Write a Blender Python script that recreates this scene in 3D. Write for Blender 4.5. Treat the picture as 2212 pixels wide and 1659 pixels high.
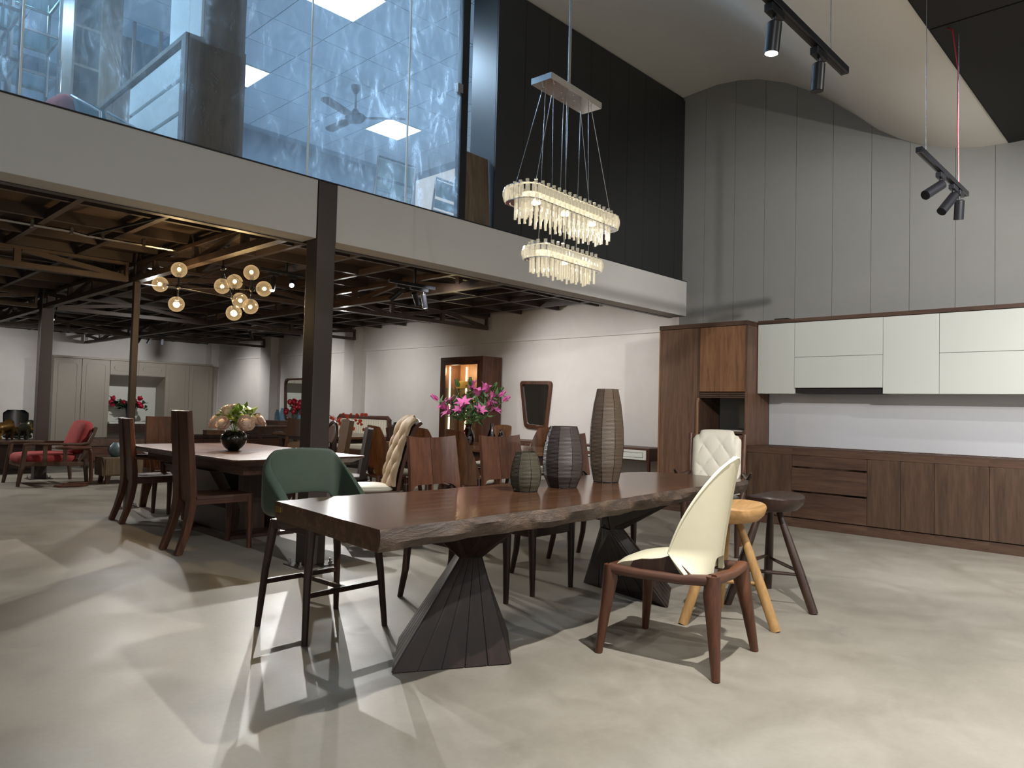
import bpy, bmesh, math, random
from math import sin, cos, pi, radians
from mathutils import Vector, Matrix

random.seed(7)
SC = bpy.context.scene
COL = SC.collection
for o in list(bpy.data.objects):
    bpy.data.objects.remove(o)

# ------------------------------------------------------------------ camera
def make_camera():
    yaw, pitch, roll = radians(46.05084), radians(2.01532), radians(1.46550)
    f = Vector((sin(yaw) * cos(pitch), cos(yaw) * cos(pitch), sin(pitch)))
    r = Vector((cos(yaw), -sin(yaw), 0))
    u = r.cross(f)
    r2 = r * cos(roll) + u * sin(roll)
    u2 = -r * sin(roll) + u * cos(roll)
    cd = bpy.data.cameras.new('camera')
    cd.sensor_fit = 'HORIZONTAL'
    cd.sensor_width = 36
    cd.lens = 1565.19 * 36 / 2212
    cd.clip_start, cd.clip_end = 0.05, 200
    co = bpy.data.objects.new('camera', cd)
    m = Matrix((r2, u2, -f)).transposed().to_4x4()
    m.translation = Vector((0, 0, 1.18))
    co.matrix_world = m
    COL.objects.link(co)
    SC.camera = co
make_camera()

# ------------------------------------------------------------------ world, exposure
SC.view_settings.view_transform = 'Standard'
SC.view_settings.look = 'None'
SC.view_settings.gamma = 1.0
SC.view_settings.use_curve_mapping = False
SC.view_settings.exposure = 0.0
W = bpy.data.worlds.new('world')
SC.world = W
W.use_nodes = True
W.node_tree.nodes['Background'].inputs[0].default_value = (1.0, 0.985, 0.965, 1)
W.node_tree.nodes['Background'].inputs[1].default_value = 0.56
SC.cycles.max_bounces = 7
SC.cycles.diffuse_bounces = 4
SC.cycles.glossy_bounces = 4
SC.cycles.transmission_bounces = 6
SC.cycles.transparent_max_bounces = 12
SC.cycles.sample_clamp_indirect = 4.0
SC.cycles.caustics_reflective = False
SC.cycles.caustics_refractive = False

# ------------------------------------------------------------------ lamps
def spot(loc, aim, watt, cone=70, blend=0.25, color=(1, 0.96, 0.9), size=0.02):
    l = bpy.data.lights.new('spot_light', 'SPOT')
    l.energy, l.spot_size, l.spot_blend, l.color, l.shadow_soft_size = watt, radians(cone), blend, color, size
    o = bpy.data.objects.new('spot_light', l)
    o.location = loc
    o.rotation_euler = (Vector(aim) - Vector(loc)).to_track_quat('-Z', 'Y').to_euler()
    COL.objects.link(o)
    return o
def point(loc, watt, color=(1, 0.8, 0.55), size=0.04):
    l = bpy.data.lights.new('bulb_light', 'POINT')
    l.energy, l.color, l.shadow_soft_size = watt, color, size
    o = bpy.data.objects.new('bulb_light', l)
    o.location = loc
    COL.objects.link(o)
def area(loc, aim, watt, sx, sy, color=(1, 1, 1)):
    l = bpy.data.lights.new('panel_light', 'AREA')
    l.shape = 'RECTANGLE'
    l.energy, l.size, l.size_y, l.color = watt, sx, sy, color
    o = bpy.data.objects.new('panel_light', l)
    o.location = loc
    o.rotation_euler = (Vector(aim) - Vector(loc)).to_track_quat('-Z', 'Y').to_euler()
    COL.objects.link(o)
NEUT, WARM, BLUE = (1, 0.98, 0.95), (1, 0.78, 0.5), (0.50, 0.74, 1.0)
# high space: lit track head, kitchen spots, then unseen spots added as fill
spot((2.65, 1.20, 2.57), (2.9, 1.70, 0), 400, 125, 0.5, NEUT, 0.02)       # lit head, over the cream chair
spot((4.20, -0.30, 2.85), (8.0, 2.8, 1.2), 430, 85, 0.6, NEUT, 0.02)        # to the kitchen
spot((6.00, -0.30, 3.10), (8.1, 2.8, 1.3), 105, 100, 0.6, NEUT, 0.02)
spot((3.60, -1.6, 3.4), (5.4, 1.6, 0), 220, 115, 0.8, NEUT, 0.04)
spot((0.4, -0.6, 3.4), (1.6, 1.6, 0), 110, 115, 0.8, NEUT, 0.04)
spot((5.2, -2.2, 3.4), (5.4, -2.6, 0), 1050, 140, 0.8, NEUT, 0.04)  # unseen, added so the floor bounces light up to the ceiling
spot((2.0, -2.2, 3.4), (2.2, -3.0, 0), 850, 130, 0.8, NEUT, 0.04)  # second unseen bounce spot, added behind the camera
spot((6.6, 0.3, 3.5), (6.2, 0.6, 0), 170, 120, 0.8, NEUT, 0.04)
# low hall lamps: tracks between the trusses, plus unseen spots added to brighten it
spot((4.05, 7.28, 2.46), (1.55, 2.9, 0.0), 270, 62, 0.3, NEUT, 0.015)      # towards the viewer, long leg shadows
spot((4.85, 8.05, 2.46), (1.6, 5.0, 0.0), 480, 60, 0.25, NEUT, 0.015)
for x, y, a, w in ((4.76, 5.82, (6.9, 6.6, 0.6), 95), (6.4, 10.6, (8.35, 10.9, 0.9), 150), (6.6, 7.6, (8.35, 6.6, 1.0), 140),
                   (6.6, 13.4, (8.35, 13.6, 1.0), 150), (6.9, 16.6, (8.35, 16.9, 1.0), 120), (6.0, 16.3, (6.2, 18.7, 1.0), 180),
                   (3.4, 16.8, (3.3, 19.2, 0.9), 120), (5.0, 10.2, (3.4, 12.4, 0.1), 260), (3.1, 10.0, (3.6, 8.2, 0.2), 110),
                   (6.2, 9.6, (6.1, 7.0, 0.7), 170), (7.0, 4.97, (8.38, 6.0, 0.9), 95), (1.5, 13.0, (2.6, 12.0, 0.1), 260),
                   (3.3, 9.4, (3.1, 6.7, 0.7), 130), (1.2, 10.5, (1.8, 9.4, 0.0), 90)):
    spot((x, y, 2.45), a, w * .88, 112, 1.0, NEUT, 0.03)
# ceiling panels of the upper room; unseen leftmost pair added to brighten drawers
for x, y in ((6.5, 8.9), (4.02, 8.86), (4.0, 6.4), (6.5, 6.4), (1.55, 6.4), (1.55, 8.86), (-0.91, 6.4), (-0.91, 8.86)):
    area((x, y, 5.30), (x, y, 0), 72, 0.56, 0.56, BLUE)

# ------------------------------------------------------------------ mesh helpers
class MB:
    def __init__(s):
        s.v, s.f = [], []
    def add(s, vs, fs):
        o = len(s.v)
        s.v += [tuple(v) for v in vs]
        s.f += [tuple(i + o for i in f) for f in fs]
        return s
    def box(s, x0, x1, y0, y1, z0, z1):
        return s.add([(x0, y0, z0), (x1, y0, z0), (x1, y1, z0), (x0, y1, z0), (x0, y0, z1), (x1, y0, z1), (x1, y1, z1), (x0, y1, z1)],
                     [(0, 3, 2, 1), (4, 5, 6, 7), (0, 1, 5, 4), (1, 2, 6, 5), (2, 3, 7, 6), (3, 0, 4, 7)])
    def loft(s, rings, cap=True, closed=True):
        n = len(rings[0])
        vs = [p for r in rings for p in r]
        fs = []
        for k in range(len(rings) - 1):
            for i in range(n if closed else n - 1):
                j = (i + 1) % n
                fs.append((k * n + i, k * n + j, (k + 1) * n + j, (k + 1) * n + i))
        if cap:
            fs.append(tuple(reversed(range(n))))
            fs.append(tuple(range((len(rings) - 1) * n, len(rings) * n)))
        return s.add(vs, fs)
    def bar(s, p0, p1, w, d=None, w1=None, d1=None, side=None):
        p0, p1 = Vector(p0), Vector(p1)
        d = d or w
        w1 = w if w1 is None else w1
        d1 = d if d1 is None else d1
        t = (p1 - p0).normalized()
        sd = Vector(side) if side else (Vector((1, 0, 0)) if abs(t.z) > 0.7 else t.cross(Vector((0, 0, 1))))
        sd = (sd - t * sd.dot(t)).normalized()
        up = t.cross(sd)
        rg = []
        for p, a, b in ((p0, w, d), (p1, w1, d1)):
            rg.append([p + sd * (i * a / 2) + up * (j * b / 2) for i, j in ((-1, -1), (1, -1), (1, 1), (-1, 1))])
        return s.loft(rg)
    def tube(s, pts, r, n=10, cap=True, squash=None):
        pts = [Vector(p) for p in pts]
        rs = r if isinstance(r, (list, tuple)) else [r] * len(pts)
        rings, prev = [], None
        for k, p in enumerate(pts):
            t = (pts[min(k + 1, len(pts) - 1)] - pts[max(k - 1, 0)]).normalized()
            if prev is None:
                a = Vector((1, 0, 0)) if abs(t.x) < 0.9 else Vector((0, 1, 0))
            else:
                a = prev
            a = (a - t * a.dot(t)).normalized()
            prev = a
            b = t.cross(a)
            q = squash or 1.0
            rings.append([p + a * (rs[k] * cos(2 * pi * i / n)) + b * (rs[k] * q * sin(2 * pi * i / n)) for i in range(n)])
        return s.loft(rings, cap)
    def sweep(s, pts, sect, side=(1, 0, 0), ch=0.28):
        """rectangular section sect[k]=(width along side, depth) swept along pts"""
        pts = [Vector(p) for p in pts]
        rings = []
        for k, p in enumerate(pts):
            t = (pts[min(k + 1, len(pts) - 1)] - pts[max(k - 1, 0)]).normalized()
            sd = Vector(side)
            sd = (sd - t * sd.dot(t)).normalized()
            up = t.cross(sd)
            a, b = sect[k] if isinstance(sect, list) else sect
            c = min(a, b) * ch
            prof = ((-a / 2 + c, -b / 2), (a / 2 - c, -b / 2), (a / 2, -b / 2 + c), (a / 2, b / 2 - c), (a / 2 - c, b / 2), (-a / 2 + c, b / 2), (-a / 2, b / 2 - c), (-a / 2, -b / 2 + c))
            rings.append([p + sd * i + up * j for i, j in prof])
        return s.loft(rings)
    def lathe(s, prof, n=20, c=(0, 0, 0), cap=True):
        rings = [[(c[0] + r * cos(2 * pi * i / n), c[1] + r * sin(2 * pi * i / n), c[2] + z) for i in range(n)] for r, z in prof]
        return s.loft(rings, cap)
    def ball(s, c, r, n=12, m=8, sz=(1, 1, 1)):
        rings = []
        for k in range(m + 1):
            a = -pi / 2 + pi * k / m
            rr = max(cos(a), 0.02) * r
            rings.append([(c[0] + rr * cos(2 * pi * i / n) * sz[0], c[1] + rr * sin(2 * pi * i / n) * sz[1], c[2] + r * sin(a) * sz[2]) for i in range(n)])
        return s.loft(rings)
    def grid(s, P, thick=None):
        """P[j][i] -> open surface; with thick: closed shell offset along local normals"""
        nj, ni = len(P), len(P[0])
        P = [[Vector(p) for p in row] for row in P]
        if thick is None:
            return s.add([p for r in P for p in r], [(j * ni + i, j * ni + i + 1, (j + 1) * ni + i + 1, (j + 1) * ni + i) for j in range(nj - 1) for i in range(ni - 1)])
        Q = []
        for j in range(nj):
            row = []
            for i in range(ni):
                du = P[j][min(i + 1, ni - 1)] - P[j][max(i - 1, 0)]
                dv = P[min(j + 1, nj - 1)][i] - P[max(j - 1, 0)][i]
                nrm = du.cross(dv)
                nrm = nrm.normalized() if nrm.length > 1e-9 else Vector((0, 0, 1))
                th = thick(i / (ni - 1), j / (nj - 1)) if callable(thick) else thick
                row.append(P[j][i] + nrm * th)
            Q.append(row)
        A = [p for r in P for p in r] + [p for r in Q for p in r]
        n = ni * nj
        fs = []
        for j in range(nj - 1):
            for i in range(ni - 1):
                a = (j * ni + i, j * ni + i + 1, (j + 1) * ni + i + 1, (j + 1) * ni + i)
                fs.append(tuple(reversed(a)))
                fs.append(tuple(k + n for k in a))
        bd = [(0, i) for i in range(ni)] + [(j, ni - 1) for j in range(1, nj)] + [(nj - 1, i) for i in range(ni - 2, -1, -1)] + [(j, 0) for j in range(nj - 2, 0, -1)]
        for k in range(len(bd)):
            a = bd[k][0] * ni + bd[k][1]
            b = bd[(k + 1) % len(bd)]
            b = b[0] * ni + b[1]
            fs.append((a, b, b + n, a + n))
        return s.add(A, fs)
    def prism(s, poly, fn0, fn1):
        """2D polygon mapped by two functions (front, back)"""
        return s.loft([[fn0(*p) for p in poly], [fn1(*p) for p in poly]])
    def mesh(s, name, mat, smooth=False):
        me = bpy.data.meshes.new(name)
        me.from_pydata(s.v, [], s.f)
        bm = bmesh.new()
        bm.from_mesh(me)
        bmesh.ops.recalc_face_normals(bm, faces=bm.faces)
        bm.to_mesh(me)
        bm.free()
        if mat:
            me.materials.append(mat)
        if smooth:
            me.polygons.foreach_set('use_smooth', [True] * len(me.polygons))
            me.set_sharp_from_angle(angle=smooth if smooth is not True else 0.7)
        return me
    def build(s, name, mat, parent=None, smooth=False, bevel=0, subsurf=0, kind=None, loc=None, label=None):
        o = bpy.data.objects.new(name, s.mesh(name, mat, smooth))
        COL.objects.link(o)
        if parent:
            o.parent = parent
        if loc is not None:
            o.location = loc
        if bevel:
            m = o.modifiers.new('bevel', 'BEVEL')
            m.width, m.segments, m.limit_method, m.angle_limit = bevel, 2, 'ANGLE', 0.6
        if subsurf:
            m = o.modifiers.new('subsurf', 'SUBSURF')
            m.levels = m.render_levels = subsurf
        if kind:
            o['kind'] = kind
        if label:
            o['label'] = label
        return o

def tag(o, label=None, cat=None, group=None, kind=None):
    if label: o['label'] = label
    if cat: o['category'] = cat
    if group: o['group'] = group
    if kind: o['kind'] = kind
    return o
def thing(name, label, cat, loc=(0, 0, 0), rz=0, group=None):
    o = bpy.data.objects.new(name, None)
    o.empty_display_size = 0.1
    COL.objects.link(o)
    o.location = loc
    o.rotation_euler = (0, 0, radians(rz))
    return tag(o, label, cat, group)
def dup(root, label, loc, rz=0, group=None):
    def cp(o, par):
        c = o.copy()
        COL.objects.link(c)
        c.parent = par
        for ch in [k for k in ALLCH.get(o.name, [])]:
            cp(ch, c)
        return c
    ALLCH = {}
    for o in bpy.data.objects:
        if o.parent:
            ALLCH.setdefault(o.parent.name, []).append(o)
    r = cp(root, None)
    r.location = loc
    r.rotation_euler = (0, 0, radians(rz))
    r['label'] = label
    if group: r['group'] = group
    return r
def box(name, x0, x1, y0, y1, z0, z1, mat, parent=None, bevel=0, kind=None, label=None):
    return MB().box(x0, x1, y0, y1, z0, z1).build(name, mat, parent, bevel=bevel, kind=kind, label=label)
def arc(n, f):
    return [f(i / (n - 1)) for i in range(n)]

# ------------------------------------------------------------------ materials
def lin(h):
    h = h.lstrip('#')
    c = [int(h[i:i + 2], 16) / 255 for i in (0, 2, 4)]
    return tuple(x / 12.92 if x <= 0.04045 else ((x + 0.055) / 1.055) ** 2.4 for x in c) + (1,)
class NT:
    def __init__(s, name):
        s.m = bpy.data.materials.new(name)
        s.m.use_nodes = True
        s.t = s.m.node_tree
        s.b = s.t.nodes['Principled BSDF']
        s.out = s.t.nodes['Material Output']
    def n(s, kind, **kw):
        x = s.t.nodes.new(kind)
        for k, v in kw.items():
            if k in x.inputs.keys():
                x.inputs[k].default_value = v
            else:
                setattr(x, k, v)
        return x
    def l(s, a, b):
        s.t.links.new(a, b)
    def ramp(s, fac, stops):
        r = s.n('ShaderNodeValToRGB')
        e = r.color_ramp.elements
        while len(e) < len(stops):
            e.new(0.5)
        for k, (p, c) in enumerate(stops):
            e[k].position = p
            e[k].color = c if len(c) == 4 else tuple(c) + (1,)
        s.l(fac, r.inputs[0])
        return r.outputs[0]
    def coord(s, scale=(1, 1, 1), rot=(0, 0, 0)):
        c = s.n('ShaderNodeTexCoord')
        m = s.n('ShaderNodeMapping')
        m.inputs['Scale'].default_value = scale
        m.inputs['Rotation'].default_value = rot
        s.l(c.outputs['Object'], m.inputs['Vector'])
        return m.outputs[0]
    def noise(s, vec, scale, detail=4, dist=0.0, rough=0.55):
        x = s.n('ShaderNodeTexNoise')
        x.inputs['Scale'].default_value = scale
        x.inputs['Detail'].default_value = detail
        x.inputs['Distortion'].default_value = dist
        x.inputs['Roughness'].default_value = rough
        if vec is not None: s.l(vec, x.inputs['Vector'])
        return x.outputs[0]
    def bump(s, h, strength=0.2, dist=0.01):
        b = s.n('ShaderNodeBump')
        b.inputs['Strength'].default_value = strength
        b.inputs['Distance'].default_value = dist
        s.l(h, b.inputs['Height'])
        s.l(b.outputs[0], s.b.inputs['Normal'])
def flat(name, hexc, rough=0.5, metal=0.0, spec=0.5, nscale=0, namp=0.12, bump=0.0, bscale=60, coat=0.0):
    t = NT(name)
    c = lin(hexc)
    t.b.inputs['Base Color'].default_value = c
    t.b.inputs['Roughness'].default_value = rough
    t.b.inputs['Metallic'].default_value = metal
    t.b.inputs['Specular IOR Level'].default_value = spec
    t.b.inputs['Coat Weight'].default_value = coat
    if nscale or bump:
        v = t.coord()
    if nscale:
        f = t.noise(v, nscale, 5)
        lo = tuple(x * (1 - namp) for x in c[:3])
        hi = tuple(min(1, x * (1 + namp)) for x in c[:3])
        t.l(t.ramp(f, [(0.3, lo), (0.7, hi)]), t.b.inputs['Base Color'])
    if bump:
        t.bump(t.noise(v, bscale, 4), bump, 0.004)
    return t.m
def wood(name, dark, mid, light, axis='z', rough=0.42, scale=1.0, spec=0.45, figure=1.0):
    t = NT(name)
    k = {'x': (0.09, 1, 1), 'y': (1, 0.09, 1), 'z': (1, 1, 0.09)}[axis]
    v = t.coord(tuple(a * scale for a in k))
    f1 = t.noise(v, 9, 5, 1.6 * figure, 0.6)
    f2 = t.noise(v, 60, 3, 0.3, 0.6)
    mx = t.n('ShaderNodeMix', data_type='FLOAT')
    mx.inputs[0].default_value = 0.32
    t.l(f1, mx.inputs[2])
    t.l(f2, mx.inputs[3])
    col = t.ramp(mx.outputs[0], [(0.30, lin(dark)), (0.5, lin(mid)), (0.70, lin(light))])
    t.l(col, t.b.inputs['Base Color'])
    t.b.inputs['Roughness'].default_value = rough
    t.b.inputs['Specular IOR Level'].default_value = spec
    t.bump(mx.outputs[0], 0.12, 0.002)
    return t.m
def emit(name, rgb, strength):
    t = NT(name)
    e = t.n('ShaderNodeEmission')
    e.inputs[0].default_value = tuple(rgb) + (1,)
    e.inputs[1].default_value = strength
    t.l(e.outputs[0], t.out.inputs[0])
    return t.m
def thin_glass(name, tint=(1, 1, 1), gloss=0.08, rough=0.02, haze=None):
    """thin pane: see-through, with fresnel reflection and optional wiped-on smears"""
    t = NT(name)
    tr = t.n('ShaderNodeBsdfTransparent')
    tr.inputs[0].default_value = tuple(tint) + (1,)
    gl = t.n('ShaderNodeBsdfGlossy')
    gl.inputs['Roughness'].default_value = rough
    fr = t.n('ShaderNodeLayerWeight')
    fr.inputs[0].default_value = 0.5
    pw = t.n('ShaderNodeMath', operation='POWER')
    pw.inputs[1].default_value = 4.0
    t.l(fr.outputs['Facing'], pw.inputs[0])
    ml = t.n('ShaderNodeMath', operation='MULTIPLY_ADD')
    ml.inputs[1].default_value = 0.7
    ml.inputs[2].default_value = gloss
    ml.use_clamp = True
    t.l(pw.outputs[0], ml.inputs[0])
    mx = t.n('ShaderNodeMixShader')
    t.l(ml.outputs[0], mx.inputs[0])
    t.l(tr.outputs[0], mx.inputs[1])
    t.l(gl.outputs[0], mx.inputs[2])
    last = mx.outputs[0]
    if haze:
        v = t.coord((1, 1, 0.45), (0.2, 0.5, 0.3))
        a = t.noise(v, 2.2, 6, 2.5, 0.65)
        b = t.noise(v, 7.0, 5, 3.0, 0.7)
        pr = t.n('ShaderNodeMath', operation='MULTIPLY')
        t.l(a, pr.inputs[0])
        t.l(b, pr.inputs[1])
        fac = t.ramp(pr.outputs[0], [(0.20, (haze[0],) * 3), (0.31, (haze[0] * 2,) * 3), (0.42, (haze[1],) * 3)])
        df = t.n('ShaderNodeBsdfTranslucent')
        df.inputs[0].default_value = (0.9, 0.95, 1, 1)
        m2 = t.n('ShaderNodeMixShader')
        t.l(fac, m2.inputs[0])
        t.l(last, m2.inputs[1])
        t.l(df.outputs[0], m2.inputs[2])
        last = m2.outputs[0]
    t.l(last, t.out.inputs[0])
    return t.m

M = {}
def concrete():
    t = NT('polished_concrete')
    v = t.coord()
    big = t.noise(v, 0.55, 6, 0.8, 0.6)
    mid = t.noise(v, 2.6, 7, 0.6, 0.62)
    fine = t.noise(v, 38, 5, 0, 0.7)
    m1 = t.n('ShaderNodeMix', data_type='FLOAT'); m1.inputs[0].default_value = 0.5
    t.l(big, m1.inputs[2]); t.l(mid, m1.inputs[3])
    m2 = t.n('ShaderNodeMix', data_type='FLOAT'); m2.inputs[0].default_value = 0.15
    t.l(m1.outputs[0], m2.inputs[2]); t.l(fine, m2.inputs[3])
    t.l(t.ramp(m2.outputs[0], [(0.32, lin('#746e63')), (0.5, lin('#878176')), (0.68, lin('#969086'))]), t.b.inputs['Base Color'])
    r = t.n('ShaderNodeMapRange')
    r.inputs['From Min'].default_value, r.inputs['From Max'].default_value = 0.3, 0.7
    r.inputs['To Min'].default_value, r.inputs['To Max'].default_value = 0.38, 0.56
    t.l(mid, r.inputs[0])
    t.l(r.outputs[0], t.b.inputs['Roughness'])
    t.b.inputs['Specular IOR Level'].default_value = 0.30
    t.bump(fine, 0.05, 0.003)
    return t.m
M['floor'] = concrete()
def plaster(name, a, b, rough=0.85, sc=1.4):
    t = NT(name)
    v = t.coord()
    f = t.noise(v, sc, 7, 0.4, 0.65)
    t.l(t.ramp(f, [(0.3, lin(a)), (0.7, lin(b))]), t.b.inputs['Base Color'])
    t.b.inputs['Roughness'].default_value = rough
    t.b.inputs['Specular IOR Level'].default_value = 0.25
    t.bump(t.noise(v, 25, 4), 0.05, 0.004)
    return t.m
M['wall_white'] = plaster('painted_wall', '#cfcac6', '#d8d4d1')
M['wall_grey'] = plaster('grey_wall_panel', '#8f8e8a', '#949390', 0.7)
M['backsplash'] = plaster('backsplash_panel', '#c9c9cc', '#cdcdd0', 0.6)
M['ceil_white'] = plaster('curved_ceiling_plaster', '#dedad3', '#e2ded7', 0.9, 0.6)
M['fascia'] = plaster('fascia_paint', '#bebcb8', '#c3c1bd', 0.8, 0.5)
M['ceil_black'] = flat('black_ceiling_paint', '#23211f', 0.9, bump=0.1, bscale=90)
M['dark_panel'] = flat('charcoal_panel', '#2b2c2d', 0.42, nscale=1.2, namp=0.1)
M['deck'] = flat('ceiling_deck', '#3a2c24', 0.8, nscale=2.5, namp=0.3)
M['steel'] = flat('painted_steel', '#3d3430', 0.45, nscale=3, namp=0.15, bump=0.05)
M['truss'] = flat('truss_steel', '#493b33', 0.42, nscale=6, namp=0.25)
M['black'] = flat('black_metal', '#15151a', 0.4)
M['black_plastic'] = flat('black_plastic', '#1b1c20', 0.35)
M['chrome'] = flat('polished_chrome', '#d8d8d8', 0.12, 1.0)
M['steel_brushed'] = flat('brushed_steel', '#b9b6b2', 0.25, 1.0)
M['brass'] = flat('brass_plate', '#b79a52', 0.3, 1.0)
M['lacquer'] = flat('white_lacquer', '#c9cbc4', 0.6, nscale=0.8, namp=0.02)
M['lacquer_blue'] = flat('pale_lacquer', '#e6ecea', 0.4)
M['wardrobe'] = flat('taupe_lacquer', '#8a8379', 0.5, nscale=1, namp=0.03)
M['cream'] = flat('cream_leather', '#cfc9ae', 0.45, nscale=3, namp=0.04, bump=0.06, bscale=220)
M['cream2'] = flat('ivory_leather', '#cdc7b6', 0.5, nscale=4, namp=0.04, bump=0.06, bscale=220)
M['beige'] = flat('beige_velvet', '#a9967c', 0.75, nscale=6, namp=0.08)
M['green'] = flat('green_leather', '#394539', 0.38, nscale=4, namp=0.12, bump=0.08, bscale=260)
M['seat_dark'] = flat('charcoal_leather', '#2c2d2d', 0.4)
M['brown_leather'] = flat('brown_leather', '#5b4630', 0.45)
M['dark_leather'] = flat('dark_brown_leather', '#2f2623', 0.45)
M['red'] = flat('red_fabric', '#8f3230', 0.85, nscale=20, namp=0.15, bump=0.15, bscale=300)
M['walnut'] = wood('walnut', '#2d190f', '#4b2b1b', '#673e27', 'z')
M['walnut_x'] = wood('walnut_lengthwise', '#2d190f', '#4b2b1b', '#673e27', 'x')
M['walnut_y'] = wood('walnut_crosswise', '#33201a', '#4f3428', '#674637', 'y')
M['kitchen_wood'] = wood('kitchen_walnut', '#36261d', '#4d392c', '#60493a', 'z', 0.5)
M['tower_wood'] = wood('tower_walnut', '#4a3327', '#664a3a', '#7c5d4a', 'z', 0.45)
M['kitchen_wood_y'] = wood('kitchen_walnut_crosswise', '#33221a', '#4e382c', '#634a3b', 'y', 0.5)
M['kitchen_wood_warm'] = wood('kitchen_walnut_warm', '#5d3f2c', '#835c40', '#98704f', 'z', 0.48)
M['shell_wood'] = wood('figured_walnut', '#3a2416', '#5c3b25', '#815636', 'z', 0.35, figure=1.8)
M['slab'] = wood('slab_top_wood', '#2c1b15', '#49301f', '#5e4130', 'x', 0.17, 0.8, 0.5, 1.5)
M['slab_dark'] = wood('pedestal_wood', '#140b09', '#21130f', '#2e1c15', 'z', 0.35)
M['darkwood'] = wood('stained_wood', '#22150f', '#33211a', '#44301f', 'z', 0.4)
M['oak'] = wood('honey_oak', '#94703f', '#b48a58', '#c8a272', 'x', 0.5)
M['oak_z'] = wood('honey_oak_leg', '#7d5c34', '#a17c4c', '#b4905f', 'z', 0.5)
M['brown_oak'] = wood('grey_brown_wood', '#4a3b31', '#63533f', '#7b6a58', 'z', 0.55)
M['office_wood'] = wood('office_laminate', '#5c4a3b', '#6f5c4a', '#7f6c58', 'z', 0.5, 1.2)
M['office_wood_dark'] = wood('office_laminate_dark', '#5c524a', '#70645a', '#83766a', 'z', 0.5, 1.2)
def live_edge():
    t = NT('live_edge_bark')
    v = t.coord((0.5, 1, 1.4))
    a = t.noise(v, 9, 7, 1.2, 0.7)
    b = t.noise(v, 45, 4, 0.4, 0.7)
    t.l(t.ramp(a, [(0.28, lin('#1f1510')), (0.5, lin('#3f3025')), (0.72, lin('#655242'))]), t.b.inputs['Base Color'])
    t.b.inputs['Roughness'].default_value = 0.6
    mx = t.n('ShaderNodeMix', data_type='FLOAT'); mx.inputs[0].default_value = 0.35
    t.l(a, mx.inputs[2]); t.l(b, mx.inputs[3])
    t.bump(mx.outputs[0], 0.7, 0.02)
    return t.m
M['bark'] = live_edge()
M['pane'] = thin_glass('smeared_pane', (0.93, 0.97, 1.0), 0.035, 0.02, (0.055, 0.40))
M['clear'] = thin_glass('clear_glass', (0.95, 0.97, 0.96), 0.06, 0.03)
def globe_glass():
    t = NT('amber_globe_glass')
    tp = t.n('ShaderNodeBsdfTransparent'); tp.inputs[0].default_value = (.97, .90, .74, 1)
    gl = t.n('ShaderNodeBsdfGlossy'); gl.inputs['Roughness'].default_value = .03
    lw = t.n('ShaderNodeLayerWeight'); lw.inputs[0].default_value = .25
    e = t.n('ShaderNodeEmission'); e.inputs[0].default_value = (1, .68, .34, 1); e.inputs[1].default_value = .75  # scattered bulb glow put into the globe glass as emission
    m1 = t.n('ShaderNodeMixShader'); m1.inputs[0].default_value = .05
    t.l(tp.outputs[0], m1.inputs[1]); t.l(gl.outputs[0], m1.inputs[2])
    r = t.n('ShaderNodeMapRange'); r.inputs['To Min'].default_value = .22; r.inputs['To Max'].default_value = .75
    t.l(lw.outputs['Facing'], r.inputs[0])
    m2 = t.n('ShaderNodeMixShader')
    t.l(r.outputs[0], m2.inputs[0]); t.l(m1.outputs[0], m2.inputs[1]); t.l(e.outputs[0], m2.inputs[2])
    t.l(m2.outputs[0], t.out.inputs[0])
    return t.m
M['bulb_glass'] = globe_glass()
M['blue_glass'] = thin_glass('pale_blue_glass', (0.72, 0.84, 0.92), 0.08, 0.05)
M['amber_glass'] = thin_glass('plum_glass', (0.36, 0.2, 0.2), 0.1, 0.05)
M['green_glass_shelf'] = thin_glass('shelf_glass', (0.72, 0.86, 0.84), 0.08, 0.05)
def smoky(name, hexc, tr=0.5):  # rough, half see-through glass
    t = NT(name)
    t.b.inputs['Base Color'].default_value = lin(hexc)
    t.b.inputs['Roughness'].default_value = 0.48
    t.b.inputs['Specular IOR Level'].default_value = 0.5
    tp = t.n('ShaderNodeBsdfTransparent')
    tp.inputs[0].default_value = tuple(c ** 0.6 for c in lin(hexc)[:3]) + (1,)
    mx = t.n('ShaderNodeMixShader')
    mx.inputs[0].default_value = tr
    t.l(t.b.outputs[0], mx.inputs[1])
    t.l(tp.outputs[0], mx.inputs[2])
    t.l(mx.outputs[0], t.out.inputs[0])
    return t.m
M['smoke1'] = smoky('smoked_olive_glass', '#565040', 0.45)
M['smoke2'] = smoky('smoked_plum_glass', '#493f3b', 0.38)
M['smoke3'] = smoky('smoked_brown_glass', '#6a594a', 0.45)
M['smoke_line'] = flat('vase_seam', '#1d1a18', 0.4)
M['bowl'] = flat('dark_green_ceramic', '#161d17', 0.16, coat=0.5)
M['led'] = emit('led_panel', (0.80, 0.90, 1.0), 7.0)
M['filament'] = emit('warm_filament', (1, 0.72, 0.34), 26)
M['crystal_lit'] = emit('lit_crystal', (1, 0.86, 0.58), 1.5)
M['strip'] = emit('warm_led_strip', (1, 0.83, 0.50), 7)
M['lamp_face'] = emit('spot_face', (1, 0.98, 0.95), 22)
M['mirror'] = flat('mirror_glass', '#e8ece9', 0.02, 1.0)
M['leaf'] = flat('leaf_green', '#3d5a2a', 0.5, nscale=14, namp=0.3)
M['leaf_dark'] = flat('dark_leaf', '#2c3f2b', 0.5, nscale=14, namp=0.3)
M['peony'] = flat('peach_petal', '#f0dccb', 0.7, nscale=12, namp=0.07)
M['lily'] = flat('pink_petal', '#d670ae', 0.6, nscale=12, namp=0.25)
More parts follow.
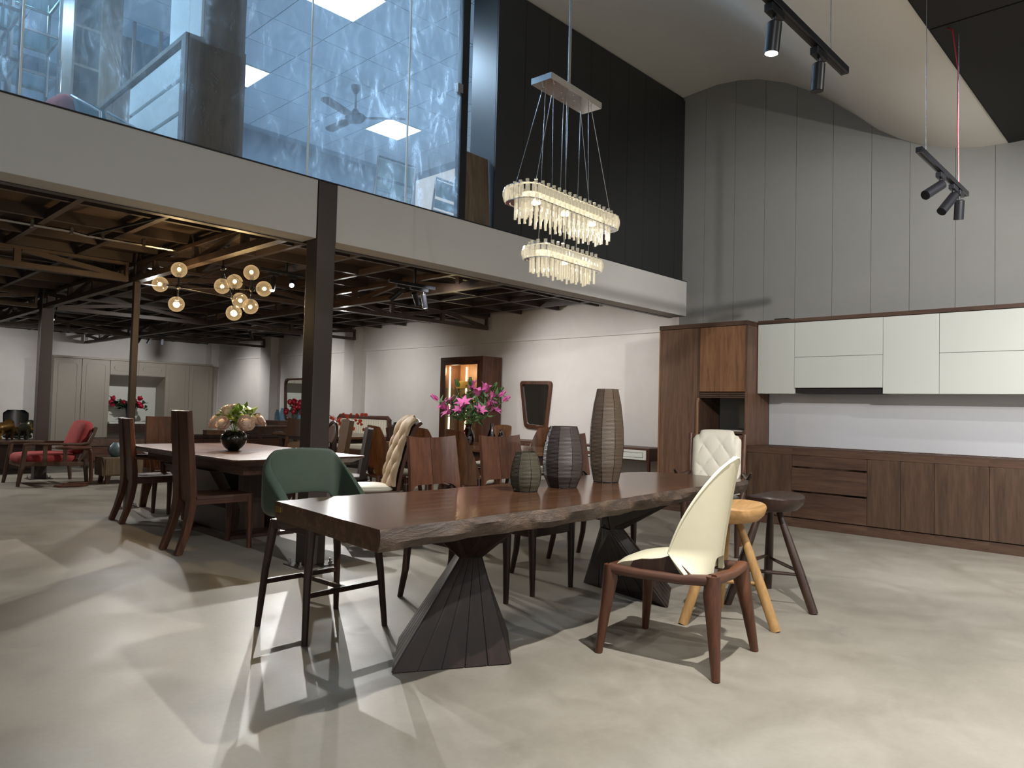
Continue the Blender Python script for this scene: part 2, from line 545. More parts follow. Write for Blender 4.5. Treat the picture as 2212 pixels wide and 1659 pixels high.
M['rose'] = flat('crimson_petal', '#b01237', 0.6, nscale=18, namp=0.2)
M['orchid'] = flat('dark_red_petal', '#7d0d1c', 0.6)
M['orange'] = flat('coral_petal', '#d0533a', 0.6)
M['paper'] = flat('white_paper', '#cfccc8', 0.7)
M['ceil_tile'] = flat('mineral_tile', '#9aa3aa', 0.9, bump=0.1, bscale=200)
M['office_floor'] = flat('pale_office_tile', '#c9cdd1', 0.5)
M['office_wall'] = flat('office_wall_paint', '#6f7a84', 0.8)
M['mesh_fabric'] = flat('grey_mesh', '#9fb0b0', 0.6)
M['bronze'] = flat('dark_bronze', '#3a3a2c', 0.32, 0.6, nscale=6, namp=0.3)
M['gold'] = flat('gilded_bronze', '#a97f35', 0.3, 0.9)
M['bull_brown'] = flat('gilded_brown_bronze', '#6b5028', 0.35, 0.7, nscale=9, namp=0.5)
M['leaf_fresh'] = flat('fresh_leaf', '#7c9a45', 0.5, nscale=10, namp=0.3)
M['leaf_lily'] = flat('lily_leaf', '#5f7d50', 0.5, nscale=10, namp=0.3)
M['gold_box'] = flat('gold_card', '#b98f3d', 0.5)
M['red_card'] = flat('red_card', '#b3122a', 0.5)
M['teal'] = flat('teal_leather', '#1f5f6d', 0.45)
M['glaze'] = flat('blue_grey_glaze', '#54676c', 0.4, nscale=20, namp=0.3)
M['soil'] = flat('dark_hood', '#181312', 0.6)
# =================================================================== THE ROOM
XW = 8.31          # kitchen wall plane
WAVE = [(5.30, 5.33), (4.93, 5.36), (4.5, 5.385), (4.19, 5.35), (3.95, 5.29), (3.6, 5.14), (3.27, 4.93), (3.06, 4.76), (2.81, 4.54), (2.57, 4.31), (2.34, 4.15), (2.11, 4.03), (1.88, 3.95), (1.62, 3.90), (1.39, 3.89), (1.2, 3.90)]
def wave_z(y):
    for (a, za), (b, zb) in zip(WAVE, WAVE[1:]):
        if b <= y <= a:
            return zb + (za - zb) * (y - b) / (a - b)
    return 3.9
st = lambda o, lab: tag(o, lab, None, None, 'structure')
st(box('floor', -5, 8.6, -6, 19.6, -0.1, 0, M['floor']), 'polished beige grey concrete floor of the whole hall')
# grey panelled wall above the kitchen: one panel per strip, tops follow the curved ceiling
wr = st(box('wall_right', XW + 0.004, XW + 0.15, -6, 5.0, 0, 5.6, M['wall_grey']), 'tall grey panelled wall behind the kitchen')
ys = [4.995, 4.65, 4.24, 3.85, 3.47, 3.05, 2.64, 2.26, 1.84, 1.50, 1.08, 0.67, 0.26, -0.15, -0.56, -1.0]
for y1, y0 in zip(ys, ys[1:]):
    k = 6
    poly = [(y0 + 0.002, 1.47), (y1 - 0.002, 1.47)] + [(y1 - 0.002 + (y0 - y1 + 0.004) * i / k, wave_z(y1 + (y0 - y1) * i / k) + 0.02) for i in range(k + 1)]
    MB().prism(poly, lambda y, z: (XW - 0.012, y, z), lambda y, z: (XW + 0.003, y, z)).build('wall_panel', M['wall_grey'], wr)
box('backsplash', XW - 0.012, XW + 0.003, 0.3, 3.76, 0.5, 1.468, M['backsplash'], wr, label='pale smooth panel between the cabinets')
wl = st(box('wall_right.001', 8.40, 8.55, 5.0, 19.4, 0, 2.83, M['wall_white']), 'long white wall of the low hall')
MB().box(8.372, 8.40, 5.0, 19.25, 2.27, 2.33).build('ledge', M['wall_white'], wl, bevel=0.004)
MB().box(8.30, 8.40, 4.985, 5.02, 0, 2.62).build('end_strip', M['wall_white'], wl)
for y0, y1 in ((12.31, 12.66), (15.72, 16.21), (18.9, 19.25)):
    box('pilaster', 8.20, 8.40, y0, y1, 0, 2.80, M['wall_white'], wl)
st(box('wall_back', -5, 8.55, 19.25, 19.4, 0, 2.83, M['wall_white']), 'far back wall of the low hall')
st(box('wall_left', -5.1, -5, 4.92, 19.4, 0, 5.4, M['wall_white']), 'left side wall')
# upper charcoal wall made of tall panels
wu = st(box('wall_upper', 4.83, XW, 4.975, 5.32, 2.84, 5.34, M['dark_panel']), 'glossy charcoal panelled wall above the fascia')
xs = [4.83, 5.22, 5.49 + 0.08, 5.93, 6.29, 6.65, 7.01, 7.37, 7.73, 8.09, 8.30]
for a, b in zip(xs, xs[1:]):
    box('wall_panel', a + 0.002, b - 0.002, 4.958, 4.974, 2.83, 5.30, M['dark_panel'], wu)
# curved white ceiling, swept along x
rings = []
for x in (-5.0, XW + 0.02):
    rings.append([(x, y, z) for y, z in WAVE] + [(x, y, z + 0.06) for y, z in reversed(WAVE)])
st(MB().loft(rings).build('ceiling', M['ceil_white'], smooth=0.5), 'white ceiling curving down in a wave')
cb = st(box('ceiling.001', -5, XW, -2.4, 1.39, 3.885, 4.0, M['ceil_black']), 'flat black ceiling')
for k in range(5):
    box('ceiling_panel', -4.9 + 2.6 * k, -2.32 + 2.6 * k, -2.3, 1.375, 3.872, 3.886, M['ceil_black'], cb)
# fascia of the mezzanine, interrupted by the steel column
fa = st(MB().box(-5, 2.786, 4.72, 4.92, 2.40, 2.835).box(2.952, 8.01, 4.72, 4.92, 2.40, 2.835).build('trim_1', M['fascia'], bevel=0.004), 'wide warm grey fascia along the mezzanine edge')
box('edge_angle', -5, 8.01, 4.716, 4.736, 2.832, 2.842, M['black'], fa)
box('soffit_angle', -5, 8.01, 4.92, 4.98, 2.395, 2.45, M['steel'], fa)
# low ceiling: dark deck on joists
cl = st(box('ceiling.002', -5, 8.4, 4.92, 19.3, 2.80, 2.815, M['deck']), 'dark steel deck over the low hall')
jy = [5.02, 5.62, 6.37, 7.13, 7.9, 8.62, 9.38, 10.15, 10.9, 11.66, 12.42, 13.2, 13.95, 14.7, 15.45, 16.2, 17.0, 17.75, 18.5, 19.15]
jm = MB().box(-2.5, 8.36, -0.022, 0.022, 2.70, 2.80).mesh('joist', M['steel'])
for y in jy:
    o = bpy.data.objects.new('joist', jm); COL.objects.link(o); o.parent = cl; o.location = (0, y, 0)
bm_ = MB().box(-0.025, 0.025, 4.95, 19.2, 2.694, 2.760).mesh('batten', M['steel'])
for k in range(-3, 12):
    o = bpy.data.objects.new('batten', bm_); COL.objects.link(o); o.parent = cl; o.location = (1.64 + 0.63 * k, 0, 0)
# mezzanine room
fm = st(box('floor.001', -5, 8.3, 4.93, 10.7, 2.816, 2.838, M['office_floor']), 'floor of the glazed upper room')
st(box('wall_back.001', -5, 8.3, 10.62, 10.7, 2.84, 5.42, M['office_wall']), 'grey back wall of the glazed upper room')
cm = st(box('ceiling.003', -5, 8.3, 4.76, 10.62, 5.385, 5.42, M['office_wall']), 'tiled ceiling of the glazed upper room')
tm = MB().box(-0.303, 0.303, -0.303, 0.303, 0, 0.012).mesh('ceiling_tile', M['ceil_tile'])
pan = {(6.5, 8.9), (4.02, 8.86), (4.0, 6.4), (6.5, 6.4), (1.55, 6.4), (1.55, 8.86)}
LEDX = [1.55 + 0.615 * i for i in range(-2, 11)]
LEDY = [5.17 + 0.615 * j for j in range(0, 9)]
for x in LEDX:
    for y in LEDY:
        if any(abs(x - a) < 0.31 and abs(y - b) < 0.31 for a, b in ((6.47, 8.86), (4.01, 8.86), (4.01, 6.40), (6.47, 6.40), (1.55, 6.40), (1.55, 8.86))):
            continue
        o = bpy.data.objects.new('ceiling_tile', tm); COL.objects.link(o); o.parent = cm; o.location = (x, y, 5.368)
for k, (x, y) in enumerate(((6.47, 8.86), (4.01, 8.86), (4.01, 6.40))):
    t = thing('ceiling_light', ('square panel light beyond the ceiling fan, seen through the last two panes', 'square panel light beside the wooden cabinet upstairs', 'square panel light at the top of the middle pane')[k], 'ceiling light', (x, y, 5.36), 0, 'panel lights upstairs')
    MB().box(-0.30, 0.30, -0.30, 0.30, 0.0, 0.012).build('diffuser', M['led'], t)
    MB().box(-0.305, 0.305, -0.305, -0.298, -0.006, 0.02).box(-0.305, 0.305, 0.298, 0.305, -0.006, 0.02).box(-0.305, -0.298, -0.298, 0.298, -0.006, 0.02).box(0.298, 0.305, -0.298, 0.298, -0.006, 0.02).build('frame', M['lacquer'], t)
# glazing
wg = st(box('window_1', -5, 4.26, 4.745, 4.765, 2.838, 2.850, M['steel_brushed']), 'frameless glass front of the upper room, smeared')
def pane(x0, x1, z0, z1):
    box('pane', x0 + 0.003, x1 - 0.003, 4.748, 4.756, z0, z1, M['pane'], wg)
for x0, x1 in ((-1.2, -0.4), (-0.4, 0.93), (0.93, 1.83), (1.83, 2.24), (2.24, 2.71), (2.71, 3.61)):
    pane(x0, x1, 2.852, 5.30)
pane(3.61, 4.18, 2.852, 4.02)
pane(3.61, 4.18, 4.025, 5.30)
gj = M['lacquer_blue']
for x in (0.93, 2.71, 3.61):
    box('joint_bead', x - 0.005, x + 0.005, 4.744, 4.760, 2.852, 5.30, gj, wg)
box('frame_post', 4.18, 4.26, 4.735, 4.80, 2.842, 5.36, M['black'], wg, bevel=0.003)
box('latch', 4.125, 4.185, 4.722, 4.775, 3.95, 4.03, M['steel_brushed'], wg, bevel=0.003)

# ------------------------------------------------------------------ steel columns
def column(x0, x1, y0, y1, z1, label, plate=True):
    t = thing('steel_column', label, 'column', ((x0 + x1) / 2, (y0 + y1) / 2, 0))
    w, d = (x1 - x0) / 2, (y1 - y0) / 2
    MB().box(-w, w, -d, d, 0.008, z1).build('shaft', M['steel'], t, bevel=0.006)
    if plate:
        MB().box(-w - 0.07, w + 0.07, -d - 0.05, d + 0.05, 0, 0.008).build('base_plate', M['steel'], t)
        for sx in (-1, 1):
            for sy in (-1, 1):
                MB().tube([(sx * (w + 0.045), sy * d, 0.008), (sx * (w + 0.045), sy * d, 0.045)], 0.008, 8).lathe([(0.016, 0), (0.016, 0.014)], 6, (sx * (w + 0.045), sy * d, 0.008)).build('anchor_bolt', M['steel_brushed'], t)
    return t
column(2.792, 2.946, 4.712, 4.866, 2.83, 'dark steel column set in the fascia behind the green chair')
column(2.803, 2.868, 8.49, 8.555, 2.79, 'slender dark post beside the plank armchairs')
column(2.785, 2.945, 12.18, 12.34, 2.79, 'dark brown column behind the red armchair')
column(2.79, 2.95, 15.95, 16.11, 2.79, 'dark column hidden deep in the low hall')

# ------------------------------------------------------------------ ceiling trusses
def truss_y(x, y0, y1, label, flip=0):
    t = thing('ceiling_truss', label, 'truss', (x, 0, 0), 0, 'trusses under the deck')
    MB().box(-0.04, 0.04, y0, y1, 2.475, 2.535).build('bottom_chord', M['truss'], t)
    MB().box(-0.03, 0.03, y0, y1, 2.655, 2.692).build('top_chord', M['truss'], t)
    n = int((y1 - y0) / 0.95)
    st_ = (y1 - y0) / n
    for k in range(n + 1):
        y = y0 + st_ * k
        MB().box(-0.028, 0.028, max(y - 0.03, y0), min(y + 0.03, y1), 2.535, 2.655).build('web_post', M['truss'], t)
        if k < n:
            a, b = (2.665, 2.525) if (k + flip) % 2 else (2.525, 2.665)
            MB().bar((0, y + 0.04, a), (0, y + st_ - 0.04, b), 0.045, 0.05).build('web_diagonal', M['truss'], t)
    return t
def truss_x(y, x0, x1, label, flip=0):
    t = thing('ceiling_truss', label, 'truss', (0, y, 0), 0, 'trusses under the deck')
    MB().box(x0, x1, -0.035, 0.035, 2.478, 2.532).build('bottom_chord', M['truss'], t)
    MB().box(x0, x1, -0.03, 0.03, 2.66, 2.69).build('top_chord', M['truss'], t)
    n = int((x1 - x0) / 0.95)
    s_ = (x1 - x0) / n
    for k in range(n + 1):
        x = x0 + s_ * k
        MB().box(max(x - 0.03, x0), min(x + 0.03, x1), -0.026, 0.026, 2.53, 2.66).build('web_post', M['truss'], t)
        if k < n:
            a, b = (2.665, 2.525) if (k + flip) % 2 else (2.525, 2.665)
            MB().bar((x + 0.04, 0, a), (x + s_ - 0.04, 0, b), 0.045, 0.05, side=(0, 1, 0)).build('web_diagonal', M['truss'], t)
    return t
truss_y(2.835, 4.95, 19.1, 'long truss running back over the row of columns')
truss_y(5.30, 4.95, 19.1, 'long truss running back over the wooden chairs', 1)
truss_x(8.59, -2.4, 2.76, 'cross truss left of the slender post', 1)
truss_x(8.59, 2.91, 5.22, 'cross truss behind the globe chandelier')
truss_x(8.59, 5.38, 8.28, 'cross truss ending at the white wall above the display cabinet', 1)
truss_x(12.26, -2.4, 2.74, 'cross truss left of the brown column')
truss_x(12.26, 2.99, 5.22, 'cross truss right of the brown column')
truss_x(12.26, 5.38, 8.18, 'cross truss ending at the nearer pilaster', 1)
truss_x(16.0, 2.99, 5.22, 'farthest cross truss, left half')
truss_x(16.0, 5.38, 8.18, 'farthest cross truss ending at the far pilaster', 1)
t = thing('conduit_pipe', 'thin bent conduit pipe clipped under the deck at the left', 'pipe', (0, 0, 0))
MB().tube([(-2, 7.24, 2.655), (1.85, 7.24, 2.655), (1.95, 7.24, 2.64), (2.1, 7.24, 2.64), (2.75, 7.24, 2.64)], 0.014, 8).build('pipe', M['steel_brushed'], t)
MB().tube([(1.97, 7.20, 2.64), (2.32, 5.0, 2.64)], 0.012, 8).build('branch_pipe', M['black'], t)
for x in (1.55, 1.85, 2.1, 2.45):
    MB().box(x - 0.012, x + 0.012, 7.22, 7.26, 2.63, 2.70).build('clip', M['steel_brushed'], t)
# =================================================================== KITCHEN
kd, kdy, kw = M['kitchen_wood'], M['kitchen_wood_y'], M['kitchen_wood_warm']
def base_unit(name, label, y0, y1, fronts, cat='cabinet'):
    t = thing(name, label, cat, (8.02, (y0 + y1) / 2, 0), 0, 'walnut base cabinets')
    h = (y1 - y0) / 2
    fx = 7.75 - 8.02
    m = MB()
    m.box(fx + 0.022, 0.27, -h, -h + 0.018, 0.10, 0.845).box(fx + 0.022, 0.27, h - 0.018, h, 0.10, 0.845)
    m.box(0.25, 0.27, -h + 0.018, h - 0.018, 0.10, 0.845).box(fx + 0.022, 0.25, -h + 0.018, h - 0.018, 0.10, 0.118)
    m.build('carcass', M['kitchen_wood'], t)
    MB().box(fx, fx + 0.03, -h, h, 0.772, 0.848).build('top_rail', kdy, t)
    MB().box(-0.10, 0.0, -h + 0.018, h - 0.018, 0.826, 0.846).build('stretcher_board', kdy, t)
    MB().box(fx + 0.012, fx + 0.03, -h, h, 0.0, 0.095).build('plinth', kdy, t)
    for kind, a, b, z0, z1 in fronts:
        mm = kdy if kind == 'drawer' else kd
        MB().box(fx, fx + 0.02, a + 0.002, b - 0.002, z0, z1).build(kind, mm, t, bevel=0.002)
    return t
def door1(y0, y1): h = (y1 - y0) / 2; return [('door', -h, h, 0.105, 0.768)]
base_unit('base_cabinet', 'walnut base cabinet with one door, next to the tall cabinet', 3.25, 3.765, door1(3.25, 3.765))
h = (3.25 - 2.486) / 2
base_unit('drawer_cabinet', 'walnut base cabinet with three wide drawers', 2.486, 3.25, [('drawer', -h, h, 0.105, 0.372), ('drawer', -h, h, 0.392, 0.632), ('drawer', -h, h, 0.652, 0.766)])
base_unit('base_cabinet', 'narrow walnut base cabinet right of the drawers', 2.178, 2.486, door1(2.178, 2.486))
base_unit('base_cabinet', 'second narrow walnut base cabinet right of the drawers', 1.885, 2.178, door1(1.885, 2.178))
base_unit('base_cabinet', 'wider walnut base cabinet with darker doors', 1.442, 1.885, door1(1.442, 1.885))
base_unit('base_cabinet', 'walnut base cabinet at the right edge of the picture', 0.98, 1.442, door1(0.98, 1.442))
base_unit('base_cabinet', 'walnut base cabinet outside the right edge', 0.45, 0.98, door1(0.45, 0.98))
def wall_unit(label, y0, y1, fronts, hood=False):
    t = thing('wall_cabinet', label, 'cabinet', (8.15, (y0 + y1) / 2, 0), 0, 'white wall cabinets')
    hh = (y1 - y0) / 2
    fx = 7.99 - 8.15
    zb = 1.50 if hood else 1.437
    MB().box(fx + 0.02, 0.148, -hh, hh, zb + 0.004, 2.232).build('carcass', M['lacquer'], t)
    for z0, z1 in fronts:
        MB().box(fx, fx + 0.019, -hh + 0.002, hh - 0.002, z0, z1).build('door', M['lacquer'], t, bevel=0.0015)
    if hood:
        MB().box(fx + 0.03, 0.148, -hh + 0.01, hh - 0.01, 1.441, 1.502).build('hood_recess', M['soil'], t)
    return t
wall_unit('white wall cabinet with one tall door beside the walnut tower', 3.337, 3.765, [(1.437, 2.230)])
wall_unit('white wall cabinet over the dark hood slot', 2.419, 3.337, [(1.844, 2.230), (1.503, 1.840)], True)
wall_unit('white wall cabinet with one broad full height door', 1.905, 2.419, [(1.440, 2.230)])
wall_unit('white wall cabinet with two stacked flaps at the right', 0.5, 1.905, [(1.842, 2.230), (1.440, 1.838)])
tag(box('cornice_board', 7.98, 8.296, 0.5, 3.765, 2.236, 2.276, kdy, bevel=0.003), 'long walnut board on top of the white wall cabinets', 'cornice')
tag(MB().box(8.0, 8.09, 3.42, 3.58, 2.276, 2.293).build('junction_box', M['black_plastic'], bevel=0.004), 'small black box lying on the walnut cornice', 'box')
# tall cabinet
t = thing('tall_cabinet', 'tall walnut oven cabinet with an open niche at the kitchen corner', 'cabinet', (8.02, 4.35, 0))
fx, ya, yb = 7.74 - 8.02, 3.772 - 4.35, 4.93 - 4.35
MB().box(fx, 0.275, ya, ya + 0.022, 0, 2.21).build('side_panel', M['tower_wood'], t, bevel=0.002)
MB().box(fx, 0.275, yb - 0.022, yb, 0, 2.21).build('side_panel', kw, t, bevel=0.002)
MB().box(fx, 0.275, 0.022, 0.042, 0.1, 2.21).build('partition', kd, t)
MB().box(fx - 0.005, 0.275, ya, yb, 2.212, 2.262).build('top_board', kdy, t, bevel=0.002)
MB().box(fx + 0.02, 0.27, ya + 0.022, yb - 0.022, 0.0, 0.095).build('plinth', kdy, t)
MB().box(fx + 0.003, fx + 0.023, 0.044, yb - 0.024, 0.105, 2.208).build('door', M['tower_wood'], t, bevel=0.002)
MB().box(fx + 0.003, fx + 0.023, ya + 0.024, 0.020, 1.45, 2.208).build('door', kw, t, bevel=0.002, label='warmer brown upper door')
MB().box(fx + 0.003, fx + 0.023, ya + 0.024, 0.020, 0.105, 0.955).build('door', kd, t, bevel=0.002)
MB().box(fx + 0.03, 0.25, ya + 0.022, 0.022, 1.44, 1.458).build('niche_top', kd, t)
MB().box(fx - 0.01, 0.25, ya + 0.022, 0.022, 0.965, 0.99).build('shelf', kdy, t, bevel=0.002)
MB().box(0.235, 0.25, ya + 0.022, 0.022, 0.99, 1.44).build('niche_back', M['wall_grey'], t)
for k in range(3):
    MB().box(fx + 0.002, fx + 0.03, ya + 0.024, 0.020, 1.378 + 0.022 * k, 1.392 + 0.022 * k).build('vent_slat', kdy, t)
MB().sweep([(fx + 0.005, 0.032, 0.42), (fx - 0.012, 0.032, 0.46), (fx - 0.012, 0.032, 1.33), (fx + 0.005, 0.032, 1.37)], (0.03, 0.035), (0, 1, 0)).build('pull_rail', kw, t)
p = thing('magazine_stack', 'white papers lying on the shelf of the walnut niche', 'papers', (7.88, 3.98, 0.99))
for k, (a, dx, dy) in enumerate(((8, 0, 0), (-14, 0.01, -0.02), (20, -0.01, 0.01))):
    o = MB().box(-0.11, 0.11, -0.15, 0.15, 0.006 * k, 0.006 * k + 0.005).build('sheet', M['paper'], p)
    o.location = (dx, dy, 0); o.rotation_euler = (0, 0, radians(a))
tag(MB().box(-0.06, 0.06, -0.07, 0.07, 0, 0.02).build('wallet', M['black_plastic'], bevel=0.004, loc=(7.9, 3.815 + 0.09, 1.008)), 'small dark case resting on the papers in the niche', 'case')

# =================================================================== TRACK LIGHTS of the high space
def spot_head(t, x, aim, length=0.165, r=0.029, lit=False, z=0.0):
    d = Vector(aim).normalized()
    hd = MB().box(x - 0.055, x + 0.055, -0.017, 0.017, z - 0.05, z - 0.02).build('adapter', M['black_plastic'], t, bevel=0.002)
    piv = Vector((x, 0, z - 0.09))
    MB().tube([(x, 0, z - 0.05), piv], 0.007, 8).build('stem', M['black'], t)
    c0 = piv - d * 0.015
    b = MB().tube([c0, c0 + d * 0.004, c0 + d * length], [r * 0.9, r, r], 20).build('lamp_body', M['black'], t, smooth=0.5)
    MB().tube([c0 + d * (length - 0.002), c0 + d * (length + 0.001)], r * 0.86, 20).build('lens', M['lamp_face'] if lit else M['black_plastic'], b)
def track(label, loc, x0, x1, wires, heads, top=3.87, group=None):
    t = thing('track_light', label, 'track light', loc)
    MB().box(x0, x1, -0.018, 0.018, -0.012, 0.020).build('rail', M['black_plastic'], t, bevel=0.002)
    MB().box(x0 + 0.02, x1 - 0.02, -0.006, 0.006, -0.0135, -0.011).build('groove', M['soil'], t)
    for x, zt in wires:
        MB().tube([(x, 0, 0.02), (x, 0, zt - loc[2])], 0.0018, 6).build('wire', M['steel_brushed'], t)
    for h_ in heads:
        spot_head(t, *h_)
    return t
track('black ceiling track with one lit and one unlit spotlight, at the upper right', (0, 1.20, 2.77), 1.9, 3.40, ((3.22, 3.872), (2.0, 3.872)),
      ((2.65, (0.0, 0.10, -1), 0.118, 0.028, True), (3.09, (-0.02, 0.05, -1), 0.118, 0.026)))
tr = track('short black track with three spotlights turned to the kitchen', (0, 1.20, 2.735), 4.576, 5.70, ((4.72, 3.872), (5.49, 3.872)),
      ((5.05, (-.75, 0.35, -0.50), 0.17, 0.03), (5.36, (-.62, 0.3, -0.72), 0.17, 0.03), (5.52, (0.25, 0.1, -0.9), 0.13, 0.03)))
MB().tube([(5.50, 0, .02), (5.507, .01, .4), (5.495, .005, .8), (5.515, .045, 1.10), (5.55, .08, 1.137)], 0.004, 6).build('power_cord', M['red_card'], tr, label='dark red power cord')
# =================================================================== LIVE-EDGE TABLE
def live_table():
    t = thing('live_edge_table', 'long dark live edge slab table on two twisted hourglass pedestals', 'table', (0, 0, 0))
    rnd = random.Random(3)
    near = [(1.555, 2.131), (1.75, 2.150), (1.958, 2.142), (2.25, 2.148), (2.516, 2.133), (2.85, 2.150), (3.13, 2.184), (3.5, 2.215), (3.953, 2.253), (4.3, 2.258), (4.60, 2.262), (4.718, 2.277)]
    far = [(1.64, 3.053), (1.9, 3.055), (2.145, 3.034), (2.45, 3.006), (2.74, 3.001), (3.2, 3.03), (3.7, 3.09), (4.167, 3.109), (4.439, 3.112), (4.60, 3.04), (4.700, 2.94), (4.775, 2.80)]
    n = 70
    def lerp(pts, s):
        L = [0]
        for a, b in zip(pts, pts[1:]): L.append(L[-1] + math.dist(a, b))
        d = s * L[-1]
        for k in range(len(pts) - 1):
            if d <= L[k + 1] + 1e-9:
                q = (d - L[k]) / (L[k + 1] - L[k])
                return (pts[k][0] + (pts[k + 1][0] - pts[k][0]) * q, pts[k][1] + (pts[k + 1][1] - pts[k][1]) * q)
        return pts[-1]
    ph = [rnd.uniform(0, 6) for _ in range(8)]
    def wob(s, k): return 0.007 * sin(s * 31 + ph[k]) + 0.006 * sin(s * 67 + ph[k + 1]) + 0.004 * sin(s * 140 + ph[k + 2])
    zs = (0.739, 0.715, 0.685, 0.655)
    m, bk = MB(), MB()
    rows = []
    for k in range(n + 1):
        s = k / n
        a, b = lerp(near, s), lerp(far, s)
        rows.append([(a[0], a[1] + 0.5 * wob(s, 0), zs[0]), (b[0], b[1] + wob(s, 3), zs[0])])
    # slab body: ring of cross sections along its length (bark edge sections bulge outward below the top)
    sec = []
    for k in range(n + 1):
        s = k / n
        (ax, ay, _), (bx, by, _) = rows[k]
        e = 1 if 0 < k < n else 0.4
        # underside notch near the far left corner
        nb = 0.03 * max(0, 1 - abs(s - 0.0) / 0.03)
        ring = [(ax, ay, .739), (ax, ay - 0.012 * e - wob(s, 1) * .6, .715), (ax, ay - 0.010 * e + wob(s, 2) * .9, .687), (ax, ay + 0.012 + wob(s, 3) * .8, .656),
                (bx, by - 0.02 + wob(s, 4) * .8, .656), (bx, by + 0.014 * e + wob(s, 2) * .8, .685), (bx, by + 0.016 * e + wob(s, 1) * .7, .713), (bx, by, .739)]
        sec.append(ring)
    top = MB().loft(sec)
    o = top.build('tabletop', M['slab'], t, smooth=0.55)
    o.data.materials.append(M['bark'])
    for p in o.data.polygons:
        nz = p.normal.z
        if nz < 0.85 and abs(p.normal.y) > 0.5:
            p.material_index = 1
    # rounded drop of the slab at the far left corner
    MB().prism([(2.93, .66), (3.045, .66), (3.035, .635), (3.015, .622), (2.99, .619), (2.965, .628), (2.945, .645)], lambda y, z: (1.645, y, z), lambda y, z: (1.72, y, z)).build('corner_drop', M['bark'], t, bevel=0.004)
    MB().box(1.628, 1.639, 2.98, 3.025, .695, .718).build('name_plate', M['brass'], t, bevel=0.001, label='small brass plate')
    def pedestal(name, foot, waist, crown, label):
        core = MB().loft([[Vector((x, y, 0.004)) for x, y in foot], [Vector((x, y, .455)) for x, y in waist]]).loft([[Vector((x, y, .462)) for x, y in waist], [Vector((x, y, .655)) for x, y in crown]])
        p = core.build('pedestal', M['slab_dark'], t, label=label)
        for f0, z0, f1, z1, np_ in ((foot, .002, waist, .458, 5), (waist, .462, crown, .655, 3)):
            for e in range(4):
                a0, b0 = Vector((*f0[e], z0)), Vector((*f0[(e + 1) % 4], z0))
                a1, b1 = Vector((*f1[e], z1)), Vector((*f1[(e + 1) % 4], z1))
                nrm = (b0 - a0).cross(a1 - a0 + b1 - b0).normalized()
                cc = sum((Vector((*q, z0)) for q in f0), Vector()) / 4
                if nrm.dot((a0 + b0) / 2 - cc) < 0: nrm = -nrm
                for j in range(np_):
                    q0, q1 = j / np_ + 0.006, (j + 1) / np_ - 0.006
                    if j == 0: q0 = 0
                    if j == np_ - 1: q1 = 1
                    quad = [a0.lerp(b0, q0), a0.lerp(b0, q1), a1.lerp(b1, q1), a1.lerp(b1, q0)]
                    MB().loft([[v - nrm * 0.004 for v in quad], [v + nrm * 0.007 for v in quad]]).build('plank', M['slab_dark'], p)
    pedestal('pedestal', [(1.994, 2.61), (2.468, 2.345), (2.80, 2.69), (2.306, 2.97)], [(2.382, 2.61), (2.468, 2.558), (2.522, 2.64), (2.44, 2.70)],
             [(2.13, 2.62), (2.42, 2.26), (2.76, 2.62), (2.45, 2.95)], 'nearer pedestal')
    pedestal('pedestal', [(3.88, 2.383), (4.31, 2.624), (4.40, 3.05), (4.005, 3.12)], [(3.66, 2.66), (3.735, 2.62), (3.80, 2.70), (3.70, 2.76)],
             [(3.62, 2.68), (3.86, 2.33), (4.35, 2.62), (3.98, 2.98)], 'farther pedestal')
live_table()

# =================================================================== VASES
def vase(name, label, loc, prof, H, mat, sides=9, ribs=46, rot=0.2, liner=None):
    t = thing(name, label, 'vase', loc, 0)
    def R(v):
        v = max(0, min(1, v)) * (len(prof) - 1)
        i = min(int(v), len(prof) - 2)
        q = v - i
        q = q * q * (3 - 2 * q) * 0.4 + q * 0.6
        return prof[i] + (prof[i + 1] - prof[i]) * q
    m = MB()
    rings = []
    nseg = sides * 4
    for k in range(ribs * 2 + 1):
        v = k / (ribs * 2)
        rr = R(v) - (0.0016 if k % 2 else 0)
        ring = []
        for i in range(nseg):
            a = 2 * pi * i / nseg + rot
            fa = ((i % 4) / 4 - 0.5) * 2 * pi / sides
            fac = cos(pi / sides) / cos(fa)
            fac = 0.6 * fac + 0.4
            ring.append((rr * fac * cos(a), rr * fac * sin(a), v * H))
        rings.append(ring)
    # inner wall
    inner = [[(x * 0.93, y * 0.93, z) for x, y, z in rings[-1]], [(x * 0.90, y * 0.90, H * 0.7) for x, y, z in rings[int(len(rings) * .7)]], [(x * 0.88, y * 0.88, H * 0.35) for x, y, z in rings[int(len(rings) * .35)]], [(x * 0.8, y * 0.8, 0.03) for x, y, z in rings[2]]]
    m.loft(rings + inner)
    b = m.build('body', mat, t, smooth=0.35)
    for s in range(sides):
        a = 2 * pi * (s * 4 + 2 - 2) / nseg + rot
        fac = cos(pi / sides) / cos(pi / sides); fac = 0.6 * fac + 0.4
        fc = 0.6 * (cos(pi / sides) / cos(-0.5 * 2 * pi / sides)) + 0.4
        pts = [((R(v) * fc + 0.0004) * cos(a), (R(v) * fc + 0.0004) * sin(a), v * H) for v in [j / 12 for j in range(13)]]
        MB().tube(pts, 0.0016, 5).build('facet_seam', M['smoke_line'], t)
    MB().lathe([(R(0) * 0.98, 0.0), (R(0) * 1.0, 0.006), (R(.02) * 0.9, 0.012)], 36).build('foot', M['smoke_line'], t, smooth=0.5)
    return t
vase('ribbed_vase', 'smallest of the three ribbed smoky vases on the slab table', (2.907, 2.68, .7395), [.066, .083, .0885, .083, .072, .056], .213, M['smoke1'], 8, 30, 0.3)
